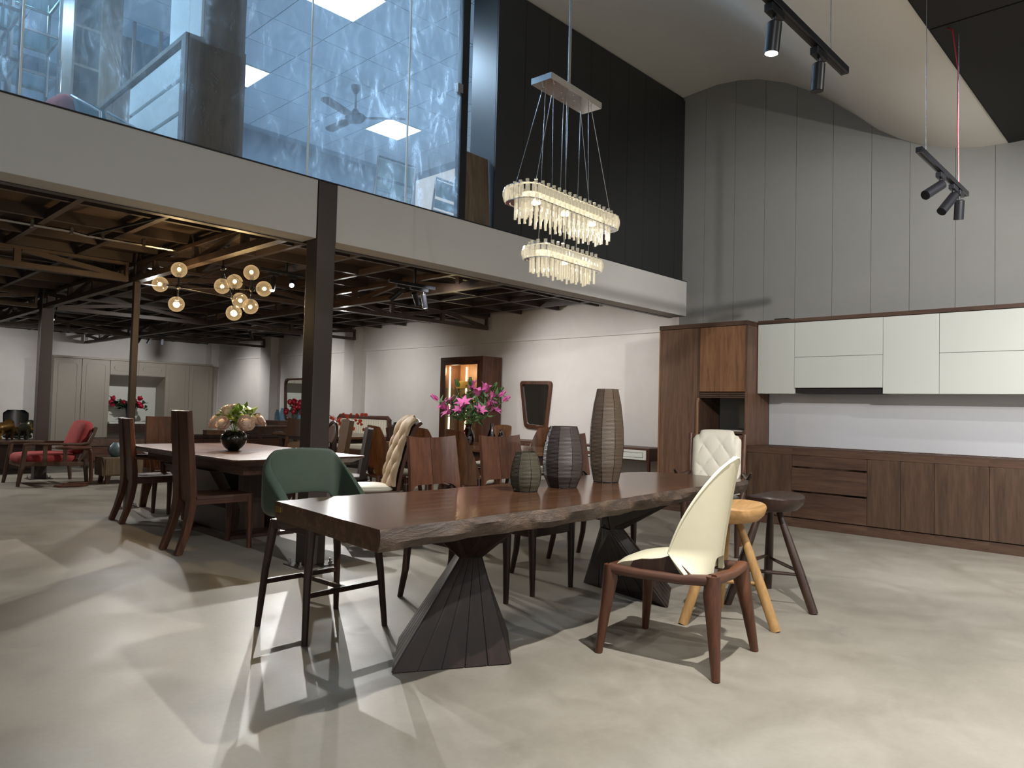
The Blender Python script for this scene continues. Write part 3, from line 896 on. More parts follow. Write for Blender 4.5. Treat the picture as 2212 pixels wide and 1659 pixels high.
vase('ribbed_vase', 'middle sized plum grey ribbed vase on the slab table', (3.245, 2.70, .7395), [.082, .112, .120, .116, .102, .078], .352, M['smoke2'], 9, 46, 0.1)
vase('ribbed_vase', 'tallest slim brown ribbed vase on the slab table', (3.728, 2.75, .7395), [.080, .104, .111, .106, .092, .068], .585, M['smoke3'], 8, 70, 0.35)

# =================================================================== CHAIR HELPERS  (all chairs face local +Y)
def smooth_leg(t, pts, sect, mat, name='leg', side=(1, 0, 0)):
    return MB().sweep(pts, sect, side).build(name, mat, t, smooth=0.9)
def cushion_mb(w, d, z0, z1, dome=0.02, n=12, front=1.0, pw=4.0):
    rings = []
    def ring(sc, z):
        r = []
        for i in range(32):
            a = 2 * pi * i / 32
            c, s_ = cos(a), sin(a)
            k = (abs(c) ** pw + abs(s_) ** pw) ** (-1 / pw)
            r.append((w / 2 * sc * k * c, d / 2 * sc * k * s_, z))
        return r
    rings = [ring(0.94, z0), ring(1.0, z0 + (z1 - z0) * .35), ring(0.985, z0 + (z1 - z0) * .75), ring(0.90, z1), ring(0.6, z1 + dome * .7), ring(0.25, z1 + dome)]
    return MB().loft(rings)
def tuft(a, b, A=0.02, p=0.55):
    return A * (abs(sin(pi * a)) ** p * abs(sin(pi * b)) ** p)

# ------------------------------------------------------------------ cream swoop chair
def swoop_chair(label, loc, rz):
    t = thing('swoop_chair', label, 'chair', loc, rz)
    wn = M['walnut']
    fw, fd = 0.262, 0.292
    def corner(sx, sy, zz=.418): return Vector((sx * (.225 if sy > 0 else .205), sy * .255, zz))
    for sx in (-1, 1):
        smooth_leg(t, [(sx * fw, fd, 0), (sx * .242, .272, .2), corner(sx, 1, .36), corner(sx, 1, .43)], [(.034, .034), (.048, .05), (.072, .066), (.06, .06)], wn)
        smooth_leg(t, [(sx * (fw + .01), -fd - .01, 0), (sx * .236, -.277, .2), corner(sx, -1, .36), corner(sx, -1, .445)], [(.036, .036), (.052, .054), (.078, .074), (.06, .06)], wn)
        MB().sweep([corner(sx, -1, .425), (sx * .222, -.1, .412), (sx * .228, .1, .408), corner(sx, 1, .412)], [(.056, .05), (.046, .044), (.046, .044), (.056, .05)], (1, 0, 0)).build('side_rail', M['walnut_y'], t, smooth=0.9)
        poly = [(-.165, .425), (-.06, .522), (-.035, .506), (0, .492), (.05, .481), (.10, .475), (.14, .462), (.160, .425)]
        MB().prism(poly, lambda y, z: (sx * .212, y, z), lambda y, z: (sx * .196, y, z)).build('side_panel', M['darkwood'], t, bevel=0.003, label='dark wooden side panel')
    MB().sweep([corner(-1, 1, .41), (0, .268, .402), corner(1, 1, .41)], [(.044, .05), (.04, .042), (.044, .05)], (0, 1, 0)).build('front_rail', M['walnut_x'], t, smooth=0.9)
    MB().sweep([corner(-1, -1, .428), (0, -.272, .424), corner(1, -1, .428)], [(.06, .05), (.05, .042), (.06, .05)], (0, 1, 0)).build('rear_rail', M['walnut_x'], t, smooth=0.9)
    c = MB()
    P = []
    for j in range(15):
        v = j / 14
        y = -.175 + .445 * v
        row = []
        for i in range(13):
            u = (i / 6 - 1) * (.62 + .38 * min(1, v / .38))
            z = .488 - .05 * max(0, v - .55) ** 1.5 * 3 - .018 * abs(u) ** 4 + .006 * (1 - u * u)
            if v > .9: z -= .02 * (v - .9) / .1
            row.append((u * .197 * (1 - .10 * max(0, v - .8) / .2), y, z))
        P.append(row)
    c.grid(P, -.055)
    c.build('seat_cushion', M['cream'], t, smooth=0.9)
    P = []
    nu, nv = 41, 24
    for j in range(nv):
        v = j / (nv - 1)
        row = []
        for i in range(nu):
            u = i / (nu - 1) * 2 - 1
            hole = .072 * max(0, 1 - (abs(u) / .28) ** 6) ** 0.5 if abs(u) < .28 else 0
            z0 = .430 + hole
            z = z0 + (.975 - z0) * v
            vv = (z - .430) / .545
            w = .222 * (1 - min(vv, .9995) ** 2.5) ** .46 + .004
            e = .185 * (1 - vv ** 1.8) * (.42 + .58 * min(1, max(0, (z - .43) / .095)))
            yc = -.215 - .08 * vv ** 1.2
            row.append((w * u, yc + e * abs(u) ** 2.2, z))
        P.append(row)
    MB().grid(P, lambda u, v: -.026 + .008 * v).build('backrest', M['cream'], t, smooth=1.2)
    edge = [P[j][0] for j in range(nv)] + [P[j][-1] for j in range(nv - 1, -1, -1)]
    MB().tube([(x, y + .001, z) for x, y, z in edge], .0045, 6).build('piping', M['cream'], t, smooth=True)
    MB().tube([(0, P[j][20][1] - .0005, P[j][20][2]) for j in range(0, nv - 2)], .0016, 5).build('seam', M['beige'], t)
    return t
swoop_chair('cream leather chair with tapering swoop back and walnut legs, nearest to the viewer', (3.208, 1.915, 0), 8)

# ------------------------------------------------------------------ green counter chair
def green_chair(label, loc, rz):
    t = thing('counter_chair', label, 'chair', loc, rz)
    dk = M['darkwood']
    for sx in (-1, 1):
        smooth_leg(t, [(sx * .245, .225, 0), (sx * .225, .20, .3), (sx * .195, .175, .56)], [(.028, .028), (.036, .036), (.046, .046)], dk)
        smooth_leg(t, [(sx * .245, -.225, 0), (sx * .225, -.20, .3), (sx * .195, -.175, .56)], [(.028, .028), (.036, .036), (.046, .046)], dk)
        MB().bar((sx * .2, -.185, .545), (sx * .2, .185, .545), .03, .045).build('seat_rail', dk, t, bevel=.004)
    for sy in (-1, 1):
        MB().bar((-.222, sy * .205, .235), (.222, sy * .205, .235), .02, .026).build('stretcher', dk, t, bevel=.003)
        MB().bar((-.19, sy * .178, .545), (.19, sy * .178, .545), .03, .045).build('front_rail', dk, t, bevel=.004)
    MB().bar((0, -.20, .235), (0, .20, .235), .02, .024).build('cross_stretcher', dk, t, bevel=.003)
    cushion_mb(.44, .43, .565, .615, .012).build('seat', M['green'], t, smooth=1.0)
    # wrapping shell: back plus arms running down to the seat front; its lower middle is left open
    P = []
    nu, nv = 41, 13
    for j in range(nv):
        v = j / (nv - 1)
        row = []
        for i in range(nu):
            u = i / (nu - 1) * 2 - 1
            a = abs(u)
            # plan curve: back straight then round corner then arm
            if a < .42:
                x, y = a / .42 * .185, -.225 + .012 * (a / .42) ** 2
            elif a < .62:
                q = (a - .42) / .20 * pi / 2
                x, y = .185 + .045 * sin(q), -.213 + .045 * (1 - cos(q)) + .03 * (a - .42)
            else:
                x, y = .23 - .012 * (a - .62) / .38, -.162 + (a - .62) / .38 * .33
            ztop = .938 - .010 * (a / .42) ** 2 if a < .42 else .928 - .33 * min(1, (a - .42) / .50) ** 1.3
            ztop = max(ztop, .60)
            zb = .585
            if a < .40: zb = .675 + .012 * (1 - (a / .4) ** 2)
            elif a < .50: zb = .675 - .09 * ((a - .40) / .10)
            z = zb + (ztop - zb) * v
            lean = (z - .6) * .05
            row.append(((1 if u > 0 else -1) * (x - lean * .3), y - (lean if a < .5 else lean * max(0, (0.75 - a) / .25)), z))
        P.append(row)
    MB().grid(P, lambda u, v: .010 + .034 * (max(0, 1 - abs(2 * v - 1) ** 5)) ** .5 * (max(0, 1 - abs(2 * u - 1) ** 14)) ** .5).build('shell', M['green'], t, smooth=1.2, subsurf=1)
    return t
green_chair('dark green leather counter chair at the left end of the slab table', (2.135, 3.425, 0), 182)

# ------------------------------------------------------------------ tufted armchair
def tufted_armchair(label, loc, rz):
    t = thing('tufted_armchair', label, 'armchair', loc, rz)
    wn, dk = M['walnut'], M['darkwood']
    for sx in (-1, 1):
        smooth_leg(t, [(sx * .21, .25, 0), (sx * .215, .255, .2), (sx * .222, .26, .44)], [(.034, .034), (.05, .05), (.058, .058)], dk)
        smooth_leg(t, [(sx * .215, -.33, 0), (sx * .215, -.27, .25), (sx * .218, -.25, .45), (sx * .232, -.29, .75), (sx * .238, -.335, 1.005)], [(.034, .036), (.042, .045), (.045, .05), (.045, .036), (.04, .03)], wn, 'back_stile')
        MB().bar((sx * .215, -.23, .415), (sx * .222, .24, .415), .03, .06).build('side_rail', dk, t, bevel=.004)
        MB().sweep([(sx * .235, -.27, .655), (sx * .262, -.1, .648), (sx * .285, .05, .64), (sx * .30, .13, .66), (sx * .315, .175, .70)], [(.032, .026), (.034, .024), (.04, .024), (.036, .022), (.018, .014)], (1, 0, 0)).build('arm', dk, t, smooth=1.0)
        MB().sweep([(sx * .23, .10, .44), (sx * .255, .07, .54), (sx * .285, .06, .635)], [(.036, .034), (.032, .03), (.034, .032)], (1, 0, 0)).build('arm_post', dk, t, smooth=1.0)
    MB().bar((-.2, .255, .415), (.2, .255, .415), .03, .06).build('front_rail', dk, t, bevel=.004)
    MB().bar((-.2, -.245, .415), (.2, -.245, .415), .03, .06).build('rear_rail', dk, t, bevel=.004)
    cushion_mb(.43, .50, .435, .475, .018).build('seat', M['seat_dark'], t, smooth=1.0)
    def top(u):
        a = abs(u)
        if a < .66: return 1.028 - .006 * (a / .66) ** 2
        if a < .82:
            q = (a - .66) / .16
            return 1.022 - .042 * (1 - (1 - q) ** 2) ** .5
        return .98 - .012 * (a - .82) / .18
    def surf(d, A):
        P = []
        nu, nv = 41, 45
        for j in range(nv):
            v = j / (nv - 1)
            row = []
            for i in range(nu):
                u = i / (nu - 1) * 2 - 1
                z = .475 + (top(u) - .475) * v
                y = -.245 - .085 * ((z - .45) / .58) ** 1.3
                ee = min(1, (1 - abs(u)) * 9) * min(1, (1 - v) * 12)
                h = d * ee ** .5 + (tuft(u * 1.25 + v * 2.5 + .25, u * 1.25 - v * 2.5 + .25, A, .3) - A * .5) * min(1, (1 - abs(u)) * 4) * min(1, (1 - v) * 5)
                row.append((u * .196, y + h, z))
            P.append(row)
        return P
    MB().grid(surf(.034, .012), -.02).build('back_cushion', M['cream2'], t, smooth=1.2)
    P = surf(0, 0)
    MB().grid([[(x * 1.12, y - .022, z - .012 + .004) for x, y, z in r] for r in P[::4]], -.012).build('back_panel', wn, t, smooth=1.0)
    for sx in (-1, 1):
        MB().prism([(sx * .142, .99), (sx * .142, 1.01), (sx * .16, .995), (sx * .18, .99), (sx * .2, 1.0), (sx * .245, 1.0), (sx * .245, .95), (sx * .2, .95)], lambda x, z: (x, -.322, z), lambda x, z: (x, -.352, z)).build('crest_corner', wn, t, bevel=.003)
    # covered buttons
    for p in range(-3, 4):
        for q in range(-4, 5):
            # a=b=integer -> u,v
            a, b = p, q
            u, v = (a + b - .5) / 2.5, (a - b) / 5.0
            if abs(u) < .8 and .08 < v < .93:
                z = .475 + (top(u) - .475) * v
                y = -.245 - .085 * ((z - .45) / .58) ** 1.3 + .02
                MB().ball((u * .196, y, z), .008, 8, 5, (1, .6, 1)).build('button', M['cream2'], t, smooth=True)
    return t
tufted_armchair('ivory button tufted armchair with charcoal seat at the far end of the slab table', (5.80, 3.12, 0), 114)

# ------------------------------------------------------------------ saddle stools
def saddle_stool(label, loc, rz, top, legm, feet, H=.665):
    t = thing('saddle_stool', label, 'stool', loc, rz, 'saddle stools')
    def outline(i, n=36):
        a = 2 * pi * i / n
        x, y = .255 * cos(a), .20 * sin(a)
        if y > 0: y *= 0.62
        k = 1 - .10 * (abs(cos(a)) ** 6)
        return x * k, y
    def ring(sc, z, bow=0): return [(outline(i)[0] * sc, outline(i)[1] * sc, z + bow * (outline(i)[0] / .25) ** 2) for i in range(36)]
    MB().loft([ring(.55, -.095), ring(.80, -.082), ring(.95, -.05, .012), ring(1.0, -.018, .022), ring(.985, -.008, .022), ring(.86, -.006, .012), ring(.6, -.014, .008), ring(.2, -.018)]).build('seat', top, t, smooth=0.6).location = (0, 0, H)
    tops = []
    for fx, fy in feet:
        l = math.hypot(fx, fy)
        q = (fx / l * .075, fy / l * .06)
        p0, p1 = Vector((fx, fy, 0)), Vector((q[0], q[1], H - .08))
        tops.append((p0, p1))
        MB().tube([p0, p0.lerp(p1, .35), p0.lerp(p1, .7), p1], [.027, .029, .025, .018], 14).build('leg', legm, t, smooth=0.6)
    for k in range(3):
        a = tops[k][0].lerp(tops[k][1], .36 + .03 * k)
        b = tops[(k + 1) % 3][0].lerp(tops[(k + 1) % 3][1], .36 + .03 * k)
        MB().tube([a, a.lerp(b, .5), b], [.009, .012, .009], 10).build('stretcher', legm, t, smooth=0.6)
    return t
cx, cy = 3.905, 2.005
saddle_stool('honey oak saddle stool behind the cream swoop chair', (cx, cy, 0), 0, M['oak'], M['oak_z'], ((3.654 - cx, 2.141 - cy), (4.156 - cx, 2.187 - cy), (3.916 - cx, 1.72 - cy)))
cx, cy = 4.515, 2.03
saddle_stool('dark walnut saddle stool, right of the honey oak one', (cx, cy, 0), 0, M['darkwood'], M['darkwood'], ((4.245 - cx, 2.18 - cy), (4.438 - cx, 1.717 - cy), (4.86 - cx, 2.197 - cy)), .675)

# ------------------------------------------------------------------ ridged back dining chairs beyond the slab
def ridge_chair(label, loc, rz):
    t = thing('dining_chair', label, 'chair', loc, rz, 'two panel back chairs along the far side of the slab table')
    dk, wn = M['darkwood'], M['walnut']
    for sx in (-1, 1):
        smooth_leg(t, [(sx * .19, .27, 0), (sx * .193, .265, .25), (sx * .195, .26, .44)], [(.030, .032), (.042, .044), (.054, .052)], dk)
        smooth_leg(t, [(sx * .19, -.28, 0), (sx * .188, -.235, .18), (sx * .186, -.212, .42), (sx * .186, -.235, .70)], [(.032, .034), (.040, .042), (.05, .046), (.06, .026)], dk)
        MB().bar((sx * .195, -.2, .405), (sx * .195, .25, .405), .028, .07).build('side_rail', dk, t, bevel=.004)
        P = []
        for j in range(11):
            v = j / 10
            row = []
            for i in range(9):
                u = i / 8
                x = sx * (.0015 + .199 * u * (1.02 - .06 * v))
                zt = 1.0 - .014 * (1 - u ** 2.5)
                zb = .69 - .05 * max(0, u - .72) / .28
                z = zb + (zt - zb) * v
                y = -.215 - .05 * (max(0, z - .66) / .34) ** 1.2 + .03 * u * u + .010 * (1 - abs(2 * u - 1)) * -1
                row.append((x, y, z))
            P.append(row)
        MB().grid(P, .020 * sx).build('back_panel', wn, t, smooth=1.0)
    MB().sweep([(0, -.222, .43), (0, -.238, .7), (0, -.282, .985)], [(.018, .034), (.014, .034), (.012, .034)], (1, 0, 0)).build('spine', wn, t, smooth=1.0)
    MB().bar((-.175, .258, .405), (.175, .258, .405), .028, .07).build('front_rail', dk, t, bevel=.004)
    MB().bar((-.165, -.205, .405), (.165, -.205, .405), .028, .07).build('rear_rail', dk, t, bevel=.004)
    cushion_mb(.40, .44, .435, .462, .014).build('seat', M['seat_dark'], t, smooth=1.0).location = (0, .03, 0)
    return t
rc = ridge_chair('walnut chair with a two panel back, left of the vases behind the slab table', (3.01, 3.36, 0), 180)
dup(rc, 'walnut chair with a two panel back, just left of the smallest vase', (3.64, 3.37, 0), 180)
dup(rc, 'walnut chair with a two panel back, hidden behind the middle vase', (4.61, 3.53, 0), 180)
# =================================================================== PLANK DINING SET
def plank_chair(label, loc, rz, H=1.10, W=.36, arms=False, group=None):
    t = thing('plank_armchair' if arms else 'plank_chair', label, 'armchair' if arms else 'chair', loc, rz, group)
    wn = M['walnut']
    pw = W / 3
    for sx in (-1, 1):
        xo = sx * W / 2
        pts, sec = [], []
        for k in range(9):
            v = k / 8
            z = H * v
            if z < .45:
                q = 1 - z / .45
                y = -.215 - .10 * q ** 1.8
                w = pw * (.95 - .48 * min(1, q * 1.25))
            else:
                q = (z - .45) / (H - .45)
                y = -.215 - .055 * q
                w = pw * (.97 - .02 * q)
            ed = W / 2 - .02 * max(0, (z - .45) / (H - .45))
            pts.append((sx * (ed - w / 2), y, z))
            sec.append((w, .034 + .02 * (1 - abs(v - .38))))
        MB().sweep(pts, sec, (1, 0, 0), .10).build('back_plank', wn, t, smooth=0.5)
        smooth_leg(t, [(sx * (W / 2 + .015), .235, 0), (sx * (W / 2 + .008), .235, .25), (sx * (W / 2), .23, .425)], [(.034, .034), (.044, .044), (.052, .05)], wn)
        MB().bar((sx * (W / 2 - .015), -.20, .405), (sx * (W / 2), .235, .405), .032, .058).build('side_rail', M['walnut_y'], t, bevel=.004)
        if arms:
            MB().sweep([(sx * (W / 2 + .01), -.235, .625), (sx * (W / 2 + .035), .0, .615), (sx * (W / 2 + .04), .20, .60)], [(.045, .026), (.055, .026), (.05, .024)], (1, 0, 0)).build('arm', M['walnut_y'], t, smooth=0.8)
            MB().sweep([(sx * (W / 2 + .01), .17, .42), (sx * (W / 2 + .036), .165, .595)], [(.04, .05), (.034, .06)], (1, 0, 0)).build('arm_post', wn, t, smooth=0.8)
    z0 = .40
    MB().sweep([(0, -.208, z0), (0, -.235, .7), (0, -.268, H)], [(pw * .95, .034), (pw * .95, .034), (pw * .92, .034)], (1, 0, 0), .10).build('back_plank', wn, t, smooth=0.5)
    for z in (.62, H - .2):
        y = -.215 - .055 * ((z - .45) / (H - .45)) - .004
        MB().box(-W / 2 + .03, W / 2 - .03, y - .01, y + .008, z - .03, z + .03).build('back_cleat', M['darkwood'], t)
    P = []
    for j in range(9):
        v = j / 8
        P.append([((W / 2 + .012) * u, -.20 + .45 * v, .442 - .016 * (1 - u * u) * (1 - (2 * v - 1) ** 2)) for u in [i / 5 - 1 for i in range(11)]])
    MB().grid(P, -.022).build('seat', M['walnut_y'], t, smooth=0.8)
    MB().bar((-W / 2, .232, .405), (W / 2, .232, .405), .03, .056).build('front_rail', M['walnut_x'], t, bevel=.004)
    MB().bar((-W / 2 + .02, -.2, .405), (W / 2 - .02, -.2, .405), .028, .05).build('rear_rail', M['walnut_x'], t, bevel=.004)
    return t
g = 'plank back chairs around the flower bowl table'
plank_chair('plank back chair without arms, nearest of the flower bowl table', (2.585, 5.845, 0), -90, 1.105, .36, False, g)
plank_chair('plank back armchair seen from behind, in front of the slender post', (2.755, 7.60, 0), -92, 1.0, .38, True, g)
plank_chair('plank back armchair facing the viewer at the far end of the flower bowl table', (3.15, 8.20, 0), 176, 1.0, .42, True, g)

def plank_table():
    t = thing('dining_table', 'walnut dining table carrying the peony bowl, on a flared pedestal', 'table', (3.13, 6.55, 0))
    hx, hy = .60, 1.20
    def oct_(a, b, z, c=.0): return [(-a, -b + c, z), (-a + c, -b, z), (a - c, -b, z), (a, -b + c, z), (a, b - c, z), (a - c, b, z), (-a + c, b, z), (-a, b - c, z)]
    MB().loft([oct_(hx - .07, hy - .07, .682, .03), oct_(hx - .006, hy - .006, .722, .03), oct_(hx, hy, .730, .03), oct_(hx, hy, .739, .03)]).build('tabletop', M['walnut_y'], t, bevel=.002).data.materials.append(M['walnut_y'])
    MB().box(-.44, .44, -1.02, 1.02, .60, .682).build('apron', M['walnut_y'], t, bevel=.003)
    for sx in (-1, 1):
        a0, a1 = sx * .20, sx * .43
        MB().loft([[(a0 - .05, -.36, .045), (a0 + .05, -.36, .045), (a0 + .05, .36, .045), (a0 - .05, .36, .045)],
                   [(a0 - .03 + sx * .02, -.42, .25), (a0 + .06 + sx * .02, -.42, .25), (a0 + .06 + sx * .02, .42, .25), (a0 - .03 + sx * .02, .42, .25)],
                   [(a1 - .055, -.50, .60), (a1 + .055, -.50, .60), (a1 + .055, .50, .60), (a1 - .055, .50, .60)]]).build('pedestal_board', M['darkwood'], t, bevel=.004)
    MB().box(-.13, .13, -.30, .30, .045, .60).build('pedestal_core', M['darkwood'], t)
    MB().loft([[(-.32, -.50, 0), (.32, -.50, 0), (.32, .50, 0), (-.32, .50, 0)], [(-.32, -.50, .03), (.32, -.50, .03), (.32, .50, .03), (-.32, .50, .03)], [(-.29, -.46, .045), (.29, -.46, .045), (.29, .46, .045), (-.29, .46, .045)]]).build('base_plate', M['darkwood'], t)
plank_table()

def petal_flower(t, c, r, mat, rnd, n=26, d=(0, 0, 1), name='flower'):
    """ruffled bloom of overlapping cupped petals"""
    d = Vector(d).normalized()
    q = d.to_track_quat('Z', 'Y')
    m = MB()
    m.ball(Vector(c) + d * (.12 * r), r * .62, 12, 8)
    k = 0
    for ring_, (cnt, tilt, rr) in enumerate(((5, .10, .75), (7, .30, .92), (8, .52, .97), (9, .80, .98))):
        for i in range(cnt):
            a = 2 * pi * (i + .5 * (ring_ % 2)) / cnt + rnd.uniform(-.15, .15)
            tl = tilt + rnd.uniform(-.12, .12)
            P = []
            for j in range(4):
                v = j / 3
                row = []
                for s_ in range(4):
                    u = s_ / 3 * 2 - 1
                    w = (.62 if name != 'orchid' else .5) * rr * sin(pi * min(1, .22 + .60 * v)) * r
                    L = r * rr * v
                    x = w * u
                    y = L * sin(tl) * (1 - .12 * u * u) + .1 * r * v * v * sin(tl)
                    z = L * cos(tl) + .12 * r * (u * u) + rnd.uniform(-.02, .02) * r
                    row.append(Vector(c) + q @ (Matrix.Rotation(a, 3, 'Z') @ Vector((x, y, z - .3 * r))))
                P.append(row)
            m.grid(P)
            k += 1
    return m.build(name, mat, t, smooth=1.2)
def leaf_spray(t, c, pts, mat, rnd, name='foliage', size=.045, stem=.0022, slim=.36):
    m = MB()
    for p in pts:
        p = Vector(p)
        c_ = Vector(c)
        mid = c_.lerp(p, .55) + Vector((0, 0, .02))
        m.tube([c_, mid, p], stem, 5)
        for k in range(6):
            b = c_.lerp(p, rnd.uniform(.45, 1.05))
            d = Vector((rnd.uniform(-1, 1), rnd.uniform(-1, 1), rnd.uniform(-.2, 1))).normalized()
            s_ = d.cross(Vector((rnd.uniform(-1, 1), rnd.uniform(-1, 1), 1))).normalized()
            L = size * rnd.uniform(.7, 1.3)
            n_ = d.cross(s_) * L * .12
            m.add([b, b + d * L * .35 + s_ * L * slim + n_, b + d * L, b + d * L * .35 - s_ * L * slim + n_, b + d * L * .45], [(0, 1, 4), (1, 2, 4), (2, 3, 4), (3, 0, 4)])
    return m.build(name, mat, t, kind='stuff')
rnd = random.Random(5)
t = thing('flower_bowl', 'round dark green bowl filled with peach peonies, on the plank table', 'flower bowl', (3.03, 6.44, .7395))
MB().lathe([(.035, 0), (.05, .004), (.085, .03), (.110, .075), (.116, .112), (.108, .148), (.088, .172), (.08, .178), (.072, .170), (.09, .13), (.06, .02)], 36).build('bowl', M['bowl'], t, smooth=0.9)
# bloom offsets: r = to the viewer's right, b = away
R2, F2 = Vector((.69, -.72, 0)), Vector((.72, .69, 0))
for (r_, z, f_, s_) in ((-.185, .29, .02, .085), (-.155, .345, .06, .07), (-.055, .285, -.10, .085), (-.075, .40, .03, .085), (-.02, .43, .05, .055), (.12, .285, -.06, .105), (.205, .325, .05, .075), (.235, .30, .08, .05), (.115, .395, .05, .038), (.02, .345, -.04, .036), (-.02, .30, .14, .08), (.09, .33, .14, .08)):
    p = R2 * (r_ * .95) + F2 * f_ + Vector((0, 0, z - .045))
    petal_flower(t, p, s_, M['peony'], rnd, d=p - Vector((0, 0, .16)) + F2 * -.05, name='peony')
leaf_spray(t, (0, 0, .16), [R2 * a + F2 * b + Vector((0, 0, z)) for a, b, z in ((-.02, 0, .37), (.05, -.03, .39), (.08, .03, .40), (-.1, .02, .36), (.03, .05, .38), (.14, 0, .37), (.0, -.06, .33), (-.14, .05, .35), (.17, .05, .36), (-.12, -.05, .26), (.06, -.09, .30), (.10, .06, .36), (.04, .0, .41), (.02, -.05, .36))], M['leaf_fresh'], rnd, size=.075)

# =================================================================== CHAIRS AT THE RIGHT OF THE PLANK TABLE
def tall_tufted_chair(label, loc, rz):
    t = thing('tall_tufted_chair', label, 'chair', loc, rz)
    P = []
    nu, nv = 25, 41
    H = 1.085
    for j in range(nv):
        v = j / (nv - 1)
        row = []
        for i in range(nu):
            u = i / (nu - 1) * 2 - 1
            z = .47 + (H - .47) * v - .03 * abs(u) ** 3 * v
            y = -.20 - .14 * v ** 1.4 - .05 * max(0, (v - .88) / .12) ** 2
            h = tuft(u * 1.0 + v * 2.4, u * 1.0 - v * 2.4, .034) * min(1, (1 - abs(u)) * 5 + .15)
            row.append((u * (.195 + .015 * v), y + h, z))
        P.append(row)
    MB().grid(P, -.03).build('back_cushion', M['beige'], t, smooth=1.2)
    MB().grid([[(x * 1.05, y - .034, z) for x, y, z in r] for r in [[(u * (.195 + .015 * v), -.20 - .14 * v ** 1.4 - .05 * max(0, (v - .88) / .12) ** 2, .40 + (H - .425 - .0) * v - .03 * abs(u) ** 3 * v) for u in (-1, -.5, 0, .5, 1)] for v in [j / 12 for j in range(13)]]], -.03).build('back_frame', M['walnut'], t, smooth=0.9)
    for sx in (-1, 1):
        smooth_leg(t, [(sx * .205, -.30, 0), (sx * .205, -.25, .2), (sx * .203, -.235, .43)], [(.034, .036), (.042, .05), (.05, .06)], M['walnut'])
        smooth_leg(t, [(sx * .205, .23, 0), (sx * .20, .225, .42)], [(.032, .032), (.048, .048)], M['walnut'])
        MB().bar((sx * .2, -.22, .40), (sx * .2, .225, .40), .03, .06).build('side_rail', M['walnut_y'], t, bevel=.004)
    MB().bar((-.2, .222, .40), (.2, .222, .40), .03, .06).build('front_rail', M['walnut_x'], t, bevel=.004)
    cushion_mb(.42, .44, .425, .47, .02).build('seat', M['cream2'], t, smooth=1.0).location = (0, .02, 0)
tall_tufted_chair('tall beige button tufted chair behind the green counter chair', (3.84, 5.46, 0), 66)
def slat_gap_chair(label, loc, rz):
    t = thing('split_back_chair', label, 'chair', loc, rz)
    for sx in (-1, 1):
        smooth_leg(t, [(sx * .2, -.27, 0), (sx * .195, -.215, .4), (sx * .19, -.27, 1.0)], [(.034, .036), (.042, .048), (.034, .03)], M['walnut'], 'back_stile')
        smooth_leg(t, [(sx * .205, .22, 0), (sx * .2, .215, .43)], [(.03, .03), (.044, .044)], M['walnut'])
        MB().bar((sx * .2, -.21, .405), (sx * .2, .21, .405), .028, .055).build('side_rail', M['walnut'], t, bevel=.004)
    P = [[(u * .19, -.250 - .03 * v + .03 * u * u - .0, .80 + (.20 + .02 * u * u) * v) for u in [i / 4 - 1 for i in range(9)]] for v in (0, .33, .66, 1)]
    MB().grid(P, .022).build('crest_rail', M['darkwood'], t, smooth=1.0)
    P = [[(u * .165, -.212 - .04 * v + .02 * u * u, .47 + (.27 - .03 * u ** 4) * v) for u in [i / 4 - 1 for i in range(9)]] for v in (0, .33, .66, 1)]
    MB().grid(P, .03).build('back_pad', M['brown_leather'], t, smooth=1.0)
    cushion_mb(.42, .42, .425, .462, .015).build('seat', M['walnut'], t, smooth=1.0)
    return t
slat_gap_chair('walnut chair with olive brown back pad at the right of the plank table', (4.17, 7.63, 0), 105)
def upholstered_chair(label, loc, rz, H, W, mat, group=None, taper=.9):
    t = thing('upholstered_chair', label, 'chair', loc, rz, group)
    P = [[(u * W / 2 * (1 - (1 - taper) * (1 - v)), -.20 - .07 * v + .02 * u * u, .45 + (H - .45) * v - .012 * abs(u) ** 4 * v + .02 * (1 - u * u) * v * 0) for u in [i / 5 - 1 for i in range(11)]] for v in [j / 6 for j in range(7)]]
    MB().grid(P, -.05).build('backrest', mat, t, smooth=1.0)
    for sx in (-1, 1):
        smooth_leg(t, [(sx * (W / 2 - .02), -.28, 0), (sx * (W / 2 - .03), -.22, .44)], [(.03, .03), (.044, .044)], M['darkwood'])
        smooth_leg(t, [(sx * (W / 2 - .015), .21, 0), (sx * (W / 2 - .02), .205, .43)], [(.03, .03), (.044, .044)], M['darkwood'])
    MB().box(-W / 2 + .01, W / 2 - .01, -.22, .22, .38, .43).build('seat_frame', M['darkwood'], t, bevel=.004)
    cushion_mb(W - .02, .44, .43, .475, .015).build('seat', mat, t, smooth=1.0)
    return t
upholstered_chair('dark brown chair with plain square back, left of the tall beige chair', (4.12, 6.28, 0), 60, .955, .40, M['dark_leather'])
upholstered_chair('taupe brown chair with flared back, half hidden by the tall beige chair', (4.36, 7.02, 0), 70, 1.02, .42, M['brown_leather'], None, .75)
